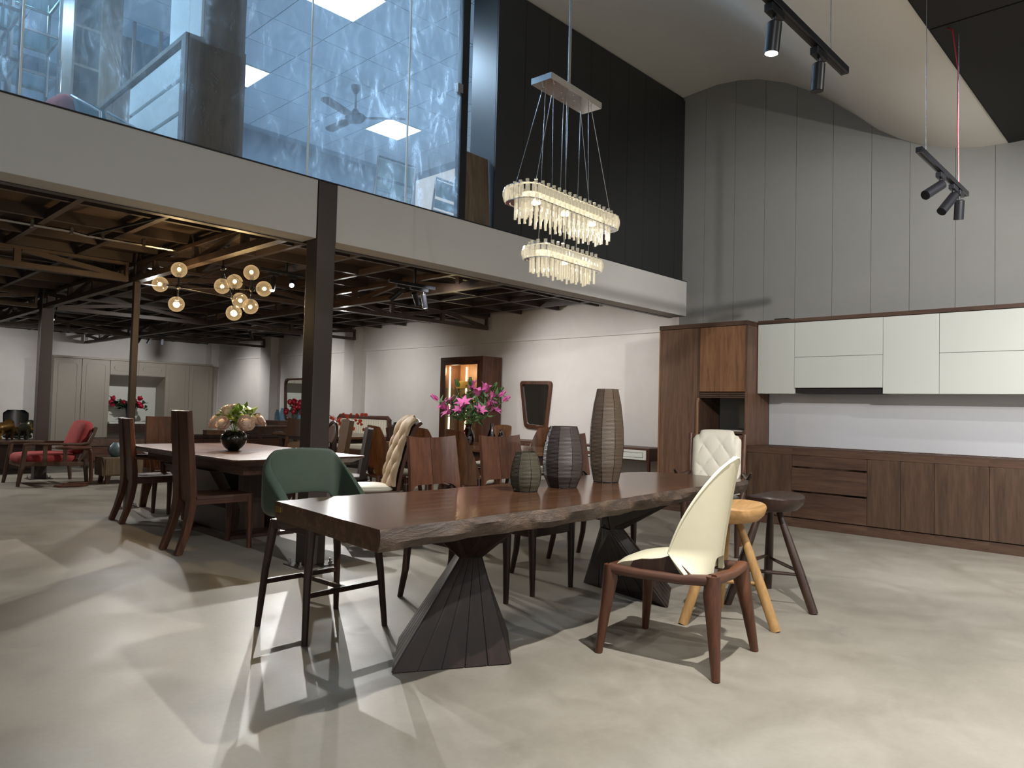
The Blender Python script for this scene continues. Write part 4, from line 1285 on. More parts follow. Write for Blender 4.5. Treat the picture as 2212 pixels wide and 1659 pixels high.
def loop_chair(label, loc, rz):
    t = thing('loop_back_chair', label, 'chair', loc, rz)
    pts = [(-.20, -.25, .0), (-.20, -.21, .44), (-.20, -.25, .75)] + [(-.20 * cos(a), -.26 - .03 * sin(a), .80 + .17 * sin(a)) for a in [pi * k / 10 for k in range(11)]] + [(.20, -.25, .75), (.20, -.21, .44), (.20, -.25, 0)]
    MB().tube(pts, .021, 10).build('back_loop', M['darkwood'], t, smooth=True)
    P = [[(u * .17, -.225 - .05 * v, .74 + .2 * v * (1 - .35 * u * u)) for u in [i / 4 - 1 for i in range(9)]] for v in (0, .5, 1)]
    MB().grid(P, .02).build('back_panel', M['walnut'], t, smooth=1.0)
    for sx in (-1, 1):
        smooth_leg(t, [(sx * .21, .21, 0), (sx * .2, .205, .43)], [(.03, .03), (.042, .042)], M['darkwood'])
        MB().bar((sx * .2, -.2, .41), (sx * .2, .2, .41), .026, .05).build('side_rail', M['darkwood'], t, bevel=.004)
    MB().tube([(0, -.20, .43), (0, -.23, .75)], .014, 8).build('splat', M['darkwood'], t)
    cushion_mb(.41, .42, .43, .465, .015).build('seat', M['seat_dark'], t, smooth=1.0)
loop_chair('glossy dark chair with rounded loop back, just right of the big column', (4.52, 7.66, 0), 75)

# =================================================================== SHELL CHAIRS AND THE LILY TABLE
def shell_chair(label, loc, rz, group):
    t = thing('shell_chair', label, 'chair', loc, rz, group)
    wn = M['walnut']
    for sx in (-1, 1):
        smooth_leg(t, [(sx * .25, .27, 0), (sx * .235, .255, .2), (sx * .215, .235, .40), (sx * .21, .23, .425)], [(.028, .03), (.036, .036), (.048, .046), (.044, .044)], wn)
        smooth_leg(t, [(sx * .25, -.29, 0), (sx * .225, -.26, .2), (sx * .195, -.235, .40), (sx * .19, -.23, .425)], [(.03, .03), (.038, .038), (.05, .048), (.044, .044)], wn)
        MB().sweep([(sx * .195, -.23, .415), (sx * .21, 0, .405), (sx * .212, .235, .412)], [(.04, .032), (.034, .03), (.04, .032)], (1, 0, 0)).build('side_rail', wn, t, smooth=0.9)
    MB().sweep([(-.2, -.232, .415), (0, -.245, .41), (.2, -.232, .415)], [(.04, .032), (.034, .03), (.04, .032)], (0, 1, 0)).build('rear_rail', wn, t, smooth=0.9)
    MB().sweep([(-.21, .232, .412), (0, .245, .405), (.21, .232, .412)], [(.04, .032), (.034, .03), (.04, .032)], (0, 1, 0)).build('front_rail', wn, t, smooth=0.9)
    P = []
    nu, nv = 33, 12
    for j in range(nv):
        v = j / (nv - 1)
        row = []
        for i in range(nu):
            u = i / (nu - 1) * 2 - 1
            a = abs(u)
            th = u * 1.85
            x, y = .205 * sin(th) / 1.0 if a < .85 else .205 * sin((.85 + (a - .85) * .1) * 1.85) * (1 if u > 0 else -1), -.245 + .235 * (1 - cos(th * .82))
            zt = .97 - .02 * (a / .45) ** 2 if a < .45 else .95 - .46 * min(1, ((a - .45) / .5)) ** 1.15
            zb = .425 + (.085 * (1 - (a / .3) ** 6) if a < .3 else 0)
            zt = max(zt, zb + .03)
            z = zb + (zt - zb) * v
            row.append((x, y - .06 * max(0, z - .5) * (1 - a * .5), z))
        P.append(row)
    MB().grid(P, .018).build('shell', M['shell_wood'], t, smooth=1.2)
    cushion_mb(.36, .40, .425, .475, .02).build('seat', M['cream2'], t, smooth=1.0).location = (0, .01, 0)
    return t
g = 'curved wooden shell chairs around the lily table'
sc = shell_chair('wooden shell chair behind the two panel chairs, nearest to the slab table', (5.06, 5.42, 0), -98, g)
dup(sc, 'wooden shell chair partly hidden by the left two panel chair, middle of its row', (5.08, 6.00, 0), -96, g)
dup(sc, 'wooden shell chair right of the tall beige chair, its white seat visible through the gap', (4.96, 6.62, 0), -104, g)
dup(sc, 'wooden shell chair facing the viewer in front of the display cabinet', (6.80, 6.92, 0), 92, g)
dup(sc, 'wooden shell chair facing the viewer below the tapered wall mirror', (6.68, 6.02, 0), 88, g)
def long_table(name, label, loc, hx, hy, top, legw=.09):
    t = thing(name, label, 'table', loc)
    MB().box(-hx, hx, -hy, hy, .715, .75).build('tabletop', top, t, bevel=.006)
    MB().box(-hx + .06, hx - .06, -hy + .06, hy - .06, .655, .715).build('apron', M['darkwood'], t, bevel=.003)
    for sx in (-1, 1):
        for sy in (-1, 1):
            MB().bar((sx * (hx - .14), sy * (hy - .16), 0), (sx * (hx - .11), sy * (hy - .13), .655), legw * .7, legw * .7, legw, legw).build('leg', M['darkwood'], t, bevel=.004)
    return t
M['gloss_top'] = wood('glossy_tabletop', '#4a3020', '#6b4a34', '#8a6549', 'y', 0.12, 1, 0.6)
long_table('dining_table', 'glossy long walnut table with the pink lilies', (5.87, 6.10, 0), .53, 1.22, M['gloss_top'])
long_table('dining_table', 'dark table with coral flowers in front of the cream bench', (6.0, 9.35, 0), .55, .95, M['gloss_top'])
upholstered_chair('small brown chair back seen beyond the first shell chair', (6.15, 7.85, 0), 178, .90, .42, M['walnut'])
upholstered_chair('dark brown chair half hidden behind the coral flowers', (6.85, 9.2, 0), 90, .93, .42, M['dark_leather'])
# lilies
t = thing('lily_vase', 'plum glass vase of pink lilies on the glossy table', 'flower vase', (5.85, 6.34, .751))
MB().lathe([(.055, 0), (.075, .01), (.085, .06), (.075, .12), (.045, .18), (.035, .22), (.05, .245), (.046, .245), (.031, .22), (.04, .18), (.07, .12), (.078, .06), (.05, .012)], 24).build('vase_body', M['amber_glass'], t, smooth=0.9)
rnd = random.Random(11)
def lily(t, c, d, r, mat, open_=1.0, name='lily'):
    q = Vector(d).normalized().to_track_quat('Z', 'Y')
    m = MB()
    for k in range(6):
        a = pi / 3 * k
        P = []
        for j in range(6):
            v = j / 5
            w = .20 * r * sin(pi * (.08 + .92 * v) ** .8) + .004
            rad = r * (.08 + .72 * open_ * v ** 1.6)
            z = r * (.9 * v - .35 * open_ * v ** 3)
            P.append([Vector(c) + q @ (Matrix.Rotation(a, 3, 'Z') @ Vector((w * u, rad - .05 * r * abs(u), z))) for u in (-1, 0, 1)])
        m.grid(P)
    return m.build(name, mat, t, smooth=1.2)
tips = []
for (r_, z, f_, s_, op) in ((-.27, .42, 0, .15, .9), (-.20, .47, .04, .14, .8), (-.05, .45, -.10, .15, 1.0), (.08, .57, .02, .17, .7), (.02, .66, .04, .15, .5), (.17, .62, .06, .17, .6), (.22, .46, .0, .17, .8), (.27, .40, -.03, .15, .9), (.25, .55, .02, .14, .6), (-.1, .38, -.05, .12, .9), (.12, .38, -.08, .13, .9), (-.22, .36, -.02, .13, 1.0)):
    p = R2 * r_ + F2 * f_ + Vector((0, 0, z))
    lily(t, p, p - Vector((0, 0, .18)) + F2 * -.1, s_, M['lily'], op)
    tips.append(p)
for (r_, z) in ((-.40, .52), (.38, .58), (.43, .53), (-.16, .68), (.30, .66), (.36, .62), (-.02, .70)):
    p = R2 * r_ + Vector((0, 0, z))
    lily(t, p - R2 * (.03 if r_ > 0 else -.03), p - Vector((0, 0, .25)), .12, M['lily'] if z < .6 else M['leaf'], .12, 'lily_bud')
    tips.append(p)
leaf_spray(t, (0, 0, .2), tips + [R2 * a + F2 * b + Vector((0, 0, z)) for a, b, z in ((-.12, .02, .55), (.0, .0, .52), (.1, .0, .5), (-.2, 0, .5), (.05, -.08, .40), (-.08, -.08, .36), (.16, .05, .56), (-.05, .05, .62), (.2, -.05, .38), (-.02, -.1, .32), (.1, -.1, .33))], M['leaf_lily'], rnd, size=.12, slim=.2)
for k, (x, y, h_, r_, lab) in enumerate(((5.98, 6.08, .26, .05, 'slim clear brown bottle vase beside the lilies'), (6.06, 6.0, .19, .05, 'short brown glass vase right of the slim bottle vase'))):
    tg = tag(MB().lathe([(r_ * .8, 0), (r_, .01), (r_, h_ * .45), (r_ * .45, h_ * .8), (r_ * .4, h_), (r_ * .35, h_), (r_ * .4, h_ * .8), (r_ * .93, h_ * .44), (r_ * .9, .015)], 20).build('glass_vase', M['amber_glass'], smooth=0.9, loc=(x, y, .751)), lab, 'vase')
t = thing('coral_flowers', 'coral red flower spray in a low vase on the dark table', 'flower vase', (5.75, 8.85, .751))
MB().lathe([(.03, 0), (.05, .02), (.05, .08), (.028, .13), (.03, .14), (.024, .14), (.04, .03)], 16).build('vase_body', M['red_card'], t, smooth=0.9)
rnd = random.Random(4)
for k in range(26):
    p = R2 * rnd.uniform(-.22, .34) + F2 * rnd.uniform(-.1, .1) + Vector((0, 0, rnd.uniform(.08, .30)))
    petal_flower(t, p, rnd.uniform(.025, .04), M['orange'], rnd, d=(rnd.uniform(-1, 1), rnd.uniform(-1, 1), 1), name='blossom')
leaf_spray(t, (0, 0, .12), [R2 * rnd.uniform(-.2, .32) + F2 * rnd.uniform(-.08, .08) + Vector((0, 0, rnd.uniform(.15, .30))) for _ in range(12)], M['orange'], rnd, size=.03)
# =================================================================== WALL SIDE FURNITURE
def display_cabinet():
    t = thing('display_cabinet', 'tall dark walnut display cabinet with lit glass front', 'cabinet', (8.17, 8.82, 0))
    fx, bx, ya, yb, H = -.23, .195, -.515, .515, 2.02
    dk = M['walnut']
    MB().box(fx, bx, ya, ya + .05, 0, H).build('side_panel', dk, t, bevel=.003)
    MB().box(fx, bx, yb - .05, yb, 0, H).build('side_panel', dk, t, bevel=.003)
    MB().box(fx, bx, ya + .05, yb - .05, H - .06, H).build('top_board', M['walnut_y'], t, bevel=.003)
    MB().box(fx + .02, bx, ya + .05, yb - .05, 0, .10).build('plinth', M['walnut_y'], t)
    MB().box(bx - .02, bx, ya + .05, yb - .05, .10, H - .06).build('back_board', M['kitchen_wood_warm'], t)
    fr = MB()
    for a, b in ((ya + .05, ya + .13), (yb - .13, yb - .05)):
        fr.box(fx - .0, fx + .022, a, b, .10, H - .06)
    fr.box(fx, fx + .022, ya + .13, yb - .13, .10, .16).box(fx, fx + .022, ya + .13, yb - .13, H - .13, H - .06)
    fr.build('door_frame', dk, t, bevel=.002)
    MB().box(fx + .008, fx + .013, ya + .13, yb - .13, .16, H - .13).build('door_glass', M['clear'], t)
    for z in (.62, 1.10, 1.27, 1.50):
        MB().box(fx + .05, bx - .025, ya + .055, yb - .055, z, z + (.008 if z > 1.2 else .02)).build('shelf', M['green_glass_shelf'] if z > 1.2 else M['walnut_y'], t)
    for x_, y in ((-.065, yb - .062), (bx - .027, .30), (bx - .027, ya + .14)):
        MB().box(x_ - .006, x_ + .006, y - .011, y + .011, .16, H - .14).build('light_strip', M['strip'], t)
display_cabinet()
for q, y in enumerate((9.1, 8.5)):
    point((8.05, y, 1.80), 13, (1, .78, .45), .05)
tag(MB().box(-.06, .06, -.2, .12, 0, .12).build('gift_box', M['gold_box'], bevel=.003, loc=(8.15, 8.98, 1.509)), 'flat gold gift box on the upper glass shelf of the lit cabinet', 'box')
tag(MB().box(-.05, .05, -.07, .07, 0, .36).build('gift_box', M['red_card'], bevel=.003, loc=(8.2, 8.48, 1.509)), 'upright red box at the right inside the lit cabinet', 'box')
for k, (y, lab) in enumerate(((9.0, 'gilded horn ornament at the left of the cabinet shelf'), (8.78, 'gilded bird ornament in the middle of the cabinet shelf'), (8.56, 'dark gilded ram ornament at the right of the cabinet shelf'))):
    m = MB().lathe([(.05, 0), (.04, .02), (.015, .06), (.035, .10), (.012, .15)], 12).tube([(0, -.05, .10), (0, -.03, .14), (0, .03, .14), (0, .06, .10)], .01, 8)
    tag(m.build('ornament', M['gold'], smooth=0.9, loc=(8.2, y, 1.279)), lab, 'ornament')
# mirrors
def rounded(poly, r, n=5):
    out = []
    L = len(poly)
    for i in range(L):
        p, a, b = Vector(poly[i]), Vector(poly[i - 1]), Vector(poly[(i + 1) % L])
        da, db = (a - p).normalized(), (b - p).normalized()
        for k in range(n + 1):
            q = k / n
            out.append(tuple((p + da * r * (1 - q) ** 2 + db * r * q ** 2)))
    return out
def mirror(label, x, poly, r, w, tilt=.0):
    t = thing('wall_mirror', label, 'mirror', (x, 0, 0))
    o = rounded(poly, r)
    c = Vector((sum(p[0] for p in poly) / len(poly), sum(p[1] for p in poly) / len(poly)))
    i_ = [tuple(Vector(p) + (c - Vector(p)).normalized() * w * 1.25) for p in o]
    MB().loft([[(0, y, z) for y, z in o], [(-.035, y, z) for y, z in o], [(-.038, y, z) for y, z in i_], [(-.012, y, z) for y, z in i_]], cap=False).build('frame', M['walnut'], t, smooth=0.6)
    MB().prism(i_, lambda y, z: (-.012, y, z), lambda y, z: (-.004, y, z)).build('mirror_glass', M['mirror'], t)
mirror('tapered wall mirror with walnut frame, right of the lit cabinet', 8.398, [(7.895, 1.636), (7.775, .90), (7.315, .88), (7.225, 1.63)], .07, .05)
mirror('tall dark framed mirror on the white wall, half hidden by the big column', 8.398, [(15.35, 1.76), (15.30, .80), (14.1, .80), (14.1, 1.76)], .14, .05)
# consoles
def console(label, x0, x1, y0, y1, H, front=None, wd='walnut_y', n=2, dz=.15):
    t = thing('console_table', label, 'console', ((x0 + x1) / 2, (y0 + y1) / 2, 0))
    hx, hy = (x1 - x0) / 2, (y1 - y0) / 2
    MB().box(-hx, hx, -hy, hy, H - .022, H).build('tabletop', M[wd], t, bevel=.003)
    for sy in (-1, 1):
        for sx in (-1, 1):
            MB().bar((sx * (hx - .025), sy * (hy - .02), 0), (sx * (hx - .02), sy * (hy - .018), H - .022), .03, .03, .04, .036).build('leg', M['walnut'], t, bevel=.003)
    MB().box(-hx + .005, hx - .005, -hy + .03, hy - .03, H - .022 - dz, H - .022).build('drawer_box', M[wd], t, bevel=.003)
    for k in range(n):
        a = -hy + .04 + (2 * hy - .08) * k / n
        b = -hy + .04 + (2 * hy - .08) * (k + 1) / n
        d = MB().box(-hx - .012, -hx + .006, a + .004, b - .004, H - .022 - dz + .018, H - .03).build('drawer', M[front or wd], t, bevel=.002)
        w_ = (b - a)
        mm = MB()
        z0, z1 = H - .022 - dz + .05, H - .062
        for q in ((a + .05, b - .05, z0 - .003, z0), (a + .05, b - .05, z1, z1 + .003), (a + .05, a + .053, z0, z1), (b - .053, b - .05, z0, z1)):
            mm.box(-hx - .0145, -hx - .011, *q)
        mm.build('drawer_inlay', M['darkwood'], d)
    return t
console('narrow console with cream drawer fronts beside the walnut tower', 7.94, 8.38, 5.18, 6.35, .725, 'lacquer')
console('low walnut dressing table under the tapered mirror', 7.95, 8.38, 6.75, 8.0, .72)
console('slim console with white marble top under the dark framed mirror', 7.9, 8.38, 13.9, 15.4, .80)
t = thing('red_orchids', 'dark red orchids in a clear vase on the console left of the big column', 'flower vase', (8.1, 14.35, .801))
MB().lathe([(.05, 0), (.055, .01), (.055, .16), (.05, .16), (.05, .012)], 18).build('vase_body', M['clear'], t, smooth=0.9)
rnd = random.Random(9)
for k in range(13):
    p = R2 * rnd.uniform(-.24, .24) + F2 * rnd.uniform(-.05, .05) + Vector((0, 0, rnd.uniform(.16, .46)))
    petal_flower(t, p, .075, M['orchid'], rnd, d=-F2 + Vector((0, 0, .2)), name='orchid')
leaf_spray(t, (0, 0, .05), [R2 * a + Vector((0, 0, b)) for a, b in ((-.1, .3), (.1, .35), (0, .4), (.18, .25))], M['leaf_dark'], rnd, size=.05)
for k, (y, h_, lab) in enumerate(((15.12, .24, 'pale blue glass bottle at the left of the console'), (14.9, .28, 'taller pale blue glass bottle next to the red orchids'))):
    tag(MB().lathe([(.06, 0), (.065, .01), (.065, h_ * .6), (.03, h_ * .85), (.03, h_), (.025, h_), (.06, .02)], 18).build('glass_bottle', M['blue_glass'], smooth=0.9, loc=(8.1, y, .801)), lab, 'bottle')
# channelled bench
t = thing('banquette', 'cream channel tufted bench with curved walnut top rail', 'bench', (8.02, 11.9, 0))
for k in range(20):
    y = -.80 + 1.6 * (k + .5) / 20
    MB().tube([(.12, y, .47), (.145, y, .70), (.16, y, .91)], .041, 8, squash=.7).build('channel', M['cream2'], t, smooth=True)
MB().sweep([(.165, -.87, .90), (.165, -.80, .955), (.165, 0, .945), (.165, .80, .965), (.165, .87, .90)], (.06, .085), (1, 0, 0)).build('top_rail', M['walnut_y'], t, smooth=0.9)
MB().box(.13, .155, -.80, .80, .47, .92).build('back_pad', M['cream2'], t)
MB().box(.155, .22, -.85, .85, .15, .92).build('back_board', M['walnut_y'], t, bevel=.004)
MB().box(-.33, .14, -.84, .84, .36, .47).build('seat', M['cream2'], t, bevel=.03)
MB().box(-.33, .2, -.85, .85, .26, .36).build('base_rail', M['walnut_y'], t, bevel=.004)
for sx in (-.28, .16):
    for y in (-.78, .78):
        MB().bar((sx, y, 0), (sx, y, .26), .045, .045, .06, .06).build('leg', M['walnut'], t, bevel=.003)

# =================================================================== DEEP PART OF THE HALL
def wardrobe():
    t = thing('built_in_wardrobe', 'wide taupe built in wardrobe along the back wall with a lit niche', 'wardrobe', (0, 18.93, 0))
    wm = M['wardrobe']
    x0, x1, H = 4.53, 8.12, 2.14
    fy, by = -.33, .30
    s1, s2 = 5.69, 6.95
    m = MB().box(x0, s1, fy + .02, by, 0.0, H).box(s2, x1, fy + .02, by, 0, H).box(s1, s2, fy + .02, by, 1.76, H)
    m.build('carcass', wm, t)
    MB().loft([[(s1, fy + .02, 1.755), (s2, fy + .02, 1.755), (s2, fy + .02, 1.76), (s1, fy + .02, 1.76)], [(s1, by - .02, 1.50), (s2, by - .02, 1.50), (s2, by - .02, 1.505), (s1, by - .02, 1.505)]]).build('niche_soffit', wm, t)
    MB().box(s1, s2, by - .02, by, .62, 1.52).build('niche_back', M['lacquer'], t)
    MB().box(s1, s2, fy - .1, by - .02, .61, .65).build('niche_top', M['lacquer'], t, bevel=.003)
    MB().box(s1, s2, fy - .08, fy - .06, .40, .61).build('niche_drawer', M['darkwood'], t)
    def door(a, b, z0, z1):
        d = MB().box(a + .004, b - .004, fy, fy + .018, z0, z1).build('door', wm, t, bevel=.003)
        p = rounded([(a + .09, z0 + .09), (a + .09, z1 - .09), (b - .09, z1 - .09), (b - .09, z0 + .09)], .08, 3)
        q = [(((x - (a + b) / 2) * (1 - .016 / (b - a) * 2) + (a + b) / 2), ((z - (z0 + z1) / 2) * (1 - .016 / (z1 - z0) * 2) + (z0 + z1) / 2)) for x, z in p]
        MB().loft([[(x, fy, z) for x, z in p], [(x, fy - .008, z) for x, z in p], [(x, fy - .008, z) for x, z in q], [(x, fy, z) for x, z in q]], cap=False).build('door_moulding', wm, d)
    for a, b in ((4.53, 5.10), (5.10, 5.69), (6.95, 7.53), (7.53, 8.12)):
        door(a, b, .06, H - .05)
    door(5.69, 6.32, 1.765, H - .05)
    door(6.32, 6.95, 1.765, H - .05)
    MB().box(x0 - .01, x1, fy - .012, by, H - .045, H).build('cornice', wm, t, bevel=.004)
wardrobe()
t = thing('rose_vase', 'crimson roses in a tall dark vase inside the wardrobe niche', 'flower vase', (6.2, 18.72, .652))
MB().lathe([(.05, 0), (.07, .01), (.10, .30), (.105, .33), (.095, .33), (.06, .02)], 20).build('vase_body', M['black_plastic'], t, smooth=0.9)
rnd = random.Random(21)
pts = []
for (r_, z) in ((-.42, .46), (-.37, .55), (-.40, .40), (-.02, .62), (.05, .60), (.22, .55), (.26, .37), (.22, .42), (.0, .42), (-.15, .45), (.12, .50)):
    p = R2 * r_ + Vector((0, 0, z)) + F2 * rnd.uniform(-.08, .04)
    petal_flower(t, p, .085, M['rose'], rnd, d=p - Vector((0, 0, .2)) - F2 * .1, name='rose')
    pts.append(p)
leaf_spray(t, (0, 0, .3), pts + [R2 * rnd.uniform(-.4, .4) + Vector((0, 0, rnd.uniform(.3, .55))) for _ in range(16)], M['leaf_dark'], rnd, size=.11)
# desks and boxes deep in the hall
def low_bench(label, loc, hx, hy, H, th=.06, mat='darkwood'):
    t = thing('low_cabinet', label, 'cabinet', loc)
    MB().box(-hx, hx, -hy, hy, H - th, H).build('tabletop', M[mat], t, bevel=.004)
    MB().box(-hx + .03, hx - .03, -hy + .03, hy - .02, .12, H - th).build('body', M['walnut_x'], t, bevel=.004)
    for sx in (-1, 1):
        for sy in (-1, 1):
            MB().bar((sx * (hx - .12), sy * (hy - .08), 0), (sx * (hx - .14), sy * (hy - .09), .12), .05, .05, .06, .06).build('foot', M['darkwood'], t)
    n = max(1, int(hx / .4))
    for k in range(n):
        a = -hx + .04 + (2 * hx - .08) * k / n
        b = -hx + .04 + (2 * hx - .08) * (k + 1) / n
        MB().box(a + .005, b - .005, -hy + .012, -hy + .03, .14, H - th - .02).build('drawer', M['walnut_x'], t, bevel=.003)
    return t
low_bench('long low dark sideboard beyond the peony table', (6.7, 14.9, 0), 1.35, .26, .50)
low_bench('wide wooden low cabinet behind the red armchair', (4.45, 13.9, 0), .62, .35, .50, .12, 'kitchen_wood_y')
for k, (x, y, sx, lab) in enumerate(((6.55, 14.85, .18, 'wooden gift box lying on the low sideboard, left one'), (7.0, 14.85, .14, 'smaller wooden box on the low sideboard, right one'))):
    t = thing('wooden_box', lab, 'box', (x, y, .501))
    MB().box(-sx, sx, -.1, .1, 0, .07).build('box_body', M['kitchen_wood_warm'], t, bevel=.003)
    MB().box(-sx - .005, sx + .005, -.105, .105, .071, .095).build('lid', M['kitchen_wood_warm'], t, bevel=.003)
def writing_desk(label, loc, rz, hx, hy, H):
    t = thing('writing_desk', label, 'desk', loc, rz)
    MB().box(-hx, hx, -hy, hy, H - .03, H).build('tabletop', M['walnut_x'], t, bevel=.003)
    MB().box(-hx + .02, hx - .02, -hy + .02, hy - .02, H - .15, H - .03).build('drawer_box', M['kitchen_wood_y'], t, bevel=.003)
    for sx in (-1, 1):
        for sy in (-1, 1):
            MB().bar((sx * (hx - .03), sy * (hy - .03), 0), (sx * (hx - .03), sy * (hy - .03), H - .03), .035, .035, .055, .055).build('leg', M['walnut'], t, bevel=.003)
writing_desk('light walnut writing desk left of the big column', (6.95, 12.9, 0), 0, .55, .32, .75)
t = thing('oval_ornament', 'dark carved ornament with a small oval mirror left of the writing desk', 'ornament', (7.5, 15.0, .501))
MB().loft([[(-.14, -.03, 0), (.14, -.03, 0), (.14, .03, 0), (-.14, .03, 0)], [(-.07, -.02, .25), (.12, -.02, .25), (.12, .02, .25), (-.07, .02, .25)], [(.02, -.02, .45), (.11, -.02, .45), (.11, .02, .45), (.02, .02, .45)]]).build('stand', M['darkwood'], t, bevel=.01)
MB().lathe([(.10, -.01), (.12, 0), (.10, .01)], 20).build('oval_mirror', M['steel_brushed'], t, smooth=0.9)
o = t.children[-1] if t.children else None
for o in [x for x in bpy.data.objects if x.parent == t and x.name.startswith('oval_mirror')]:
    o.rotation_euler = (radians(90), 0, 0); o.location = (.16, -.06, .20); o.scale = (.7, 1.2, 1)

# red armchair (faces local +Y; turned to the left of the picture)
def red_armchair(label, loc, rz):
    t = thing('red_armchair', label, 'armchair', loc, rz)
    wn = M['kitchen_wood']
    hw = .34
    for sx in (-1, 1):
        x = sx * hw
        smooth_leg(t, [(x, .42, 0), (x, .38, .25), (x, .345, .545)], [(.035, .04), (.04, .06), (.04, .055)], wn)
        smooth_leg(t, [(x, -.40, 0), (x, -.37, .30), (x, -.37, .34)], [(.035, .04), (.04, .06), (.04, .06)], wn)
        MB().sweep([(x, .37, .552), (x, .30, .562), (x, -.30, .545), (x, -.40, .56), (x, -.47, .70)], [(.05, .03), (.055, .034), (.055, .034), (.05, .04), (.045, .04)], (1, 0, 0)).build('arm', wn, t, smooth=0.9)
        MB().bar((x, .37, .295), (x, -.39, .275), .032, .055).build('side_rail', wn, t, bevel=.004)
        for y in (.12, -.12):
            MB().bar((x, y, .29), (x, y, .545), .02, .05).build('side_slat', wn, t, bevel=.003)
        MB().sweep([(x * .92, -.30, .30), (x * .92, -.42, .56), (x * .92, -.50, .78)], [(.035, .05), (.035, .06), (.035, .045)], (1, 0, 0)).build('back_stile', wn, t, smooth=0.9)
    MB().bar((-hw, .36, .285), (hw, .36, .285), .03, .06).build('front_rail', wn, t, bevel=.004)
    MB().bar((-hw * .92, -.495, .74), (hw * .92, -.495, .74), .03, .06).build('crest_rail', wn, t, bevel=.004)
    MB().bar((-hw * .92, -.36, .30), (hw * .92, -.36, .30), .03, .06).build('rear_rail', wn, t, bevel=.004)
    o = cushion_mb(.60, .70, .30, .42, .02, pw=6).build('seat_cushion', M['red'], t, smooth=1.0)
    o.location = (0, .05, 0)
    o = cushion_mb(.56, .50, 0, .12, .03, pw=5).build('back_cushion', M['red'], t, smooth=1.0)
    o.rotation_euler = (radians(-108 + 180 + 0), 0, 0)
    o.rotation_euler = (radians(-70), 0, 0)
    o.location = (0, -.42, .61)
    return t
red_armchair('low wooden armchair with coral red cushions, at the left of the hall', (2.80, 11.60, 0), 92)
t = thing('side_table', 'small C shaped wooden side table in front of the red armchair', 'side table', (2.96, 11.0, 0))
MB().loft([[(.20 * cos(a), .17 * sin(a), .50) for a in [2 * pi * k / 24 for k in range(24)]], [(.215 * cos(a), .18 * sin(a), .515) for a in [2 * pi * k / 24 for k in range(24)]], [(.21 * cos(a), .178 * sin(a), .53) for a in [2 * pi * k / 24 for k in range(24)]]]).build('tabletop', M['walnut_x'], t, smooth=0.6)
MB().tube([(.13, 0, .505), (.20, 0, .485), (.215, 0, .43), (.225, 0, .10), (.22, 0, .05), (.17, 0, .025), (-.10, .06, .02)], .024, 10).build('stem', M['walnut'], t, smooth=True)
MB().loft([[(.20 * cos(a) - .01, .15 * sin(a), 0) for a in [2 * pi * k / 24 for k in range(24)]], [(.20 * cos(a) - .01, .15 * sin(a), .022) for a in [2 * pi * k / 24 for k in range(24)]]]).build('foot', M['walnut_x'], t, smooth=0.6)
# bulls on a dark low table
t = thing('coffee_table', 'dark low table carrying the two bull sculptures at the left edge', 'table', (2.48, 13.55, 0))
MB().box(-.75, .75, -.48, .48, .455, .50).build('tabletop', M['darkwood'], t, bevel=.004)
MB().box(-.66, .66, -.40, .40, .08, .455).build('body', M['slab_dark'], t, bevel=.004)
MB().box(-.6, .6, -.35, .35, 0, .08).build('plinth', M['slab_dark'], t)
def bull(label, loc, rz, mat):
    t = thing('bull_sculpture', label, 'sculpture', loc, rz)
    rings = []
    for y, z, rx, rzz in ((-.17, .17, .02, .03), (-.155, .175, .055, .07), (-.10, .18, .075, .085), (-.02, .19, .078, .085), (.05, .215, .085, .105), (.10, .21, .075, .095), (.135, .175, .055, .07), (.17, .14, .042, .05), (.205, .105, .030, .035), (.215, .095, .012, .016)):
        rings.append([(rx * cos(a), y, z + rzz * sin(a)) for a in [2 * pi * k / 16 for k in range(16)]])
    m = MB().loft(rings)
    for sx in (-1, 1):
        m.tube([(sx * .045, .07, .18), (sx * .05, .085, .08), (sx * .05, .07, .03), (sx * .052, .085, 0)], [.04, .024, .017, .02], 8)
        m.tube([(sx * .045, -.10, .18), (sx * .05, -.085, .10), (sx * .05, -.125, .055), (sx * .052, -.11, 0)], [.045, .028, .016, .02], 8)
    m.tube([(0, -.165, .20), (0, -.20, .21), (0, -.205, .12)], [.010, .008, .012], 6)
    m.build('body', mat, t, smooth=1.0)
    for sx in (-1, 1):
        MB().tube([(sx * .03, .165, .175), (sx * .075, .17, .185), (sx * .095, .18, .225), (sx * .085, .185, .26)], [.014, .012, .008, .003], 8).build('horn', M['gold'], t, smooth=True)
bull('gilded brown bull sculpture, left of the pair', (2.70, 13.62, .51), -60, M['bull_brown'])
bull('greenish bronze bull sculpture, right of the pair', (2.93, 13.28, .51), -155, M['bronze'])
# black office chair
t = thing('office_chair', 'black glossy shell chair behind the bull sculptures', 'chair', (3.28, 15.6, 0))
P = []
for j in range(9):
    v = j / 8
    z = .50 + .44 * v
    w = .205 * (1 - .06 * (1 - v)) * (1 - max(0, (v - .8) / .2) ** 3 * .35)
    P.append([(w * u, .18 + .05 * v - .05 * u * u, z) for u in [i / 5 - 1 for i in range(11)]])
MB().grid(P, .03).build('backrest', M['black_plastic'], t, smooth=1.0)
cushion_mb(.42, .42, .44, .50, .02).build('seat', M['black_plastic'], t, smooth=1.0)
MB().tube([(0, 0, .08), (0, 0, .44)], .03, 12).build('gas_column', M['chrome'], t)
for k in range(5):
    a = 2 * pi * k / 5
    MB().bar((0, 0, .09), (.28 * cos(a), .28 * sin(a), .05), .04, .03).build('foot_spoke', M['chrome'], t)
    MB().ball((.28 * cos(a), .28 * sin(a), .028), .028, 8, 6).build('castor', M['black'], t)
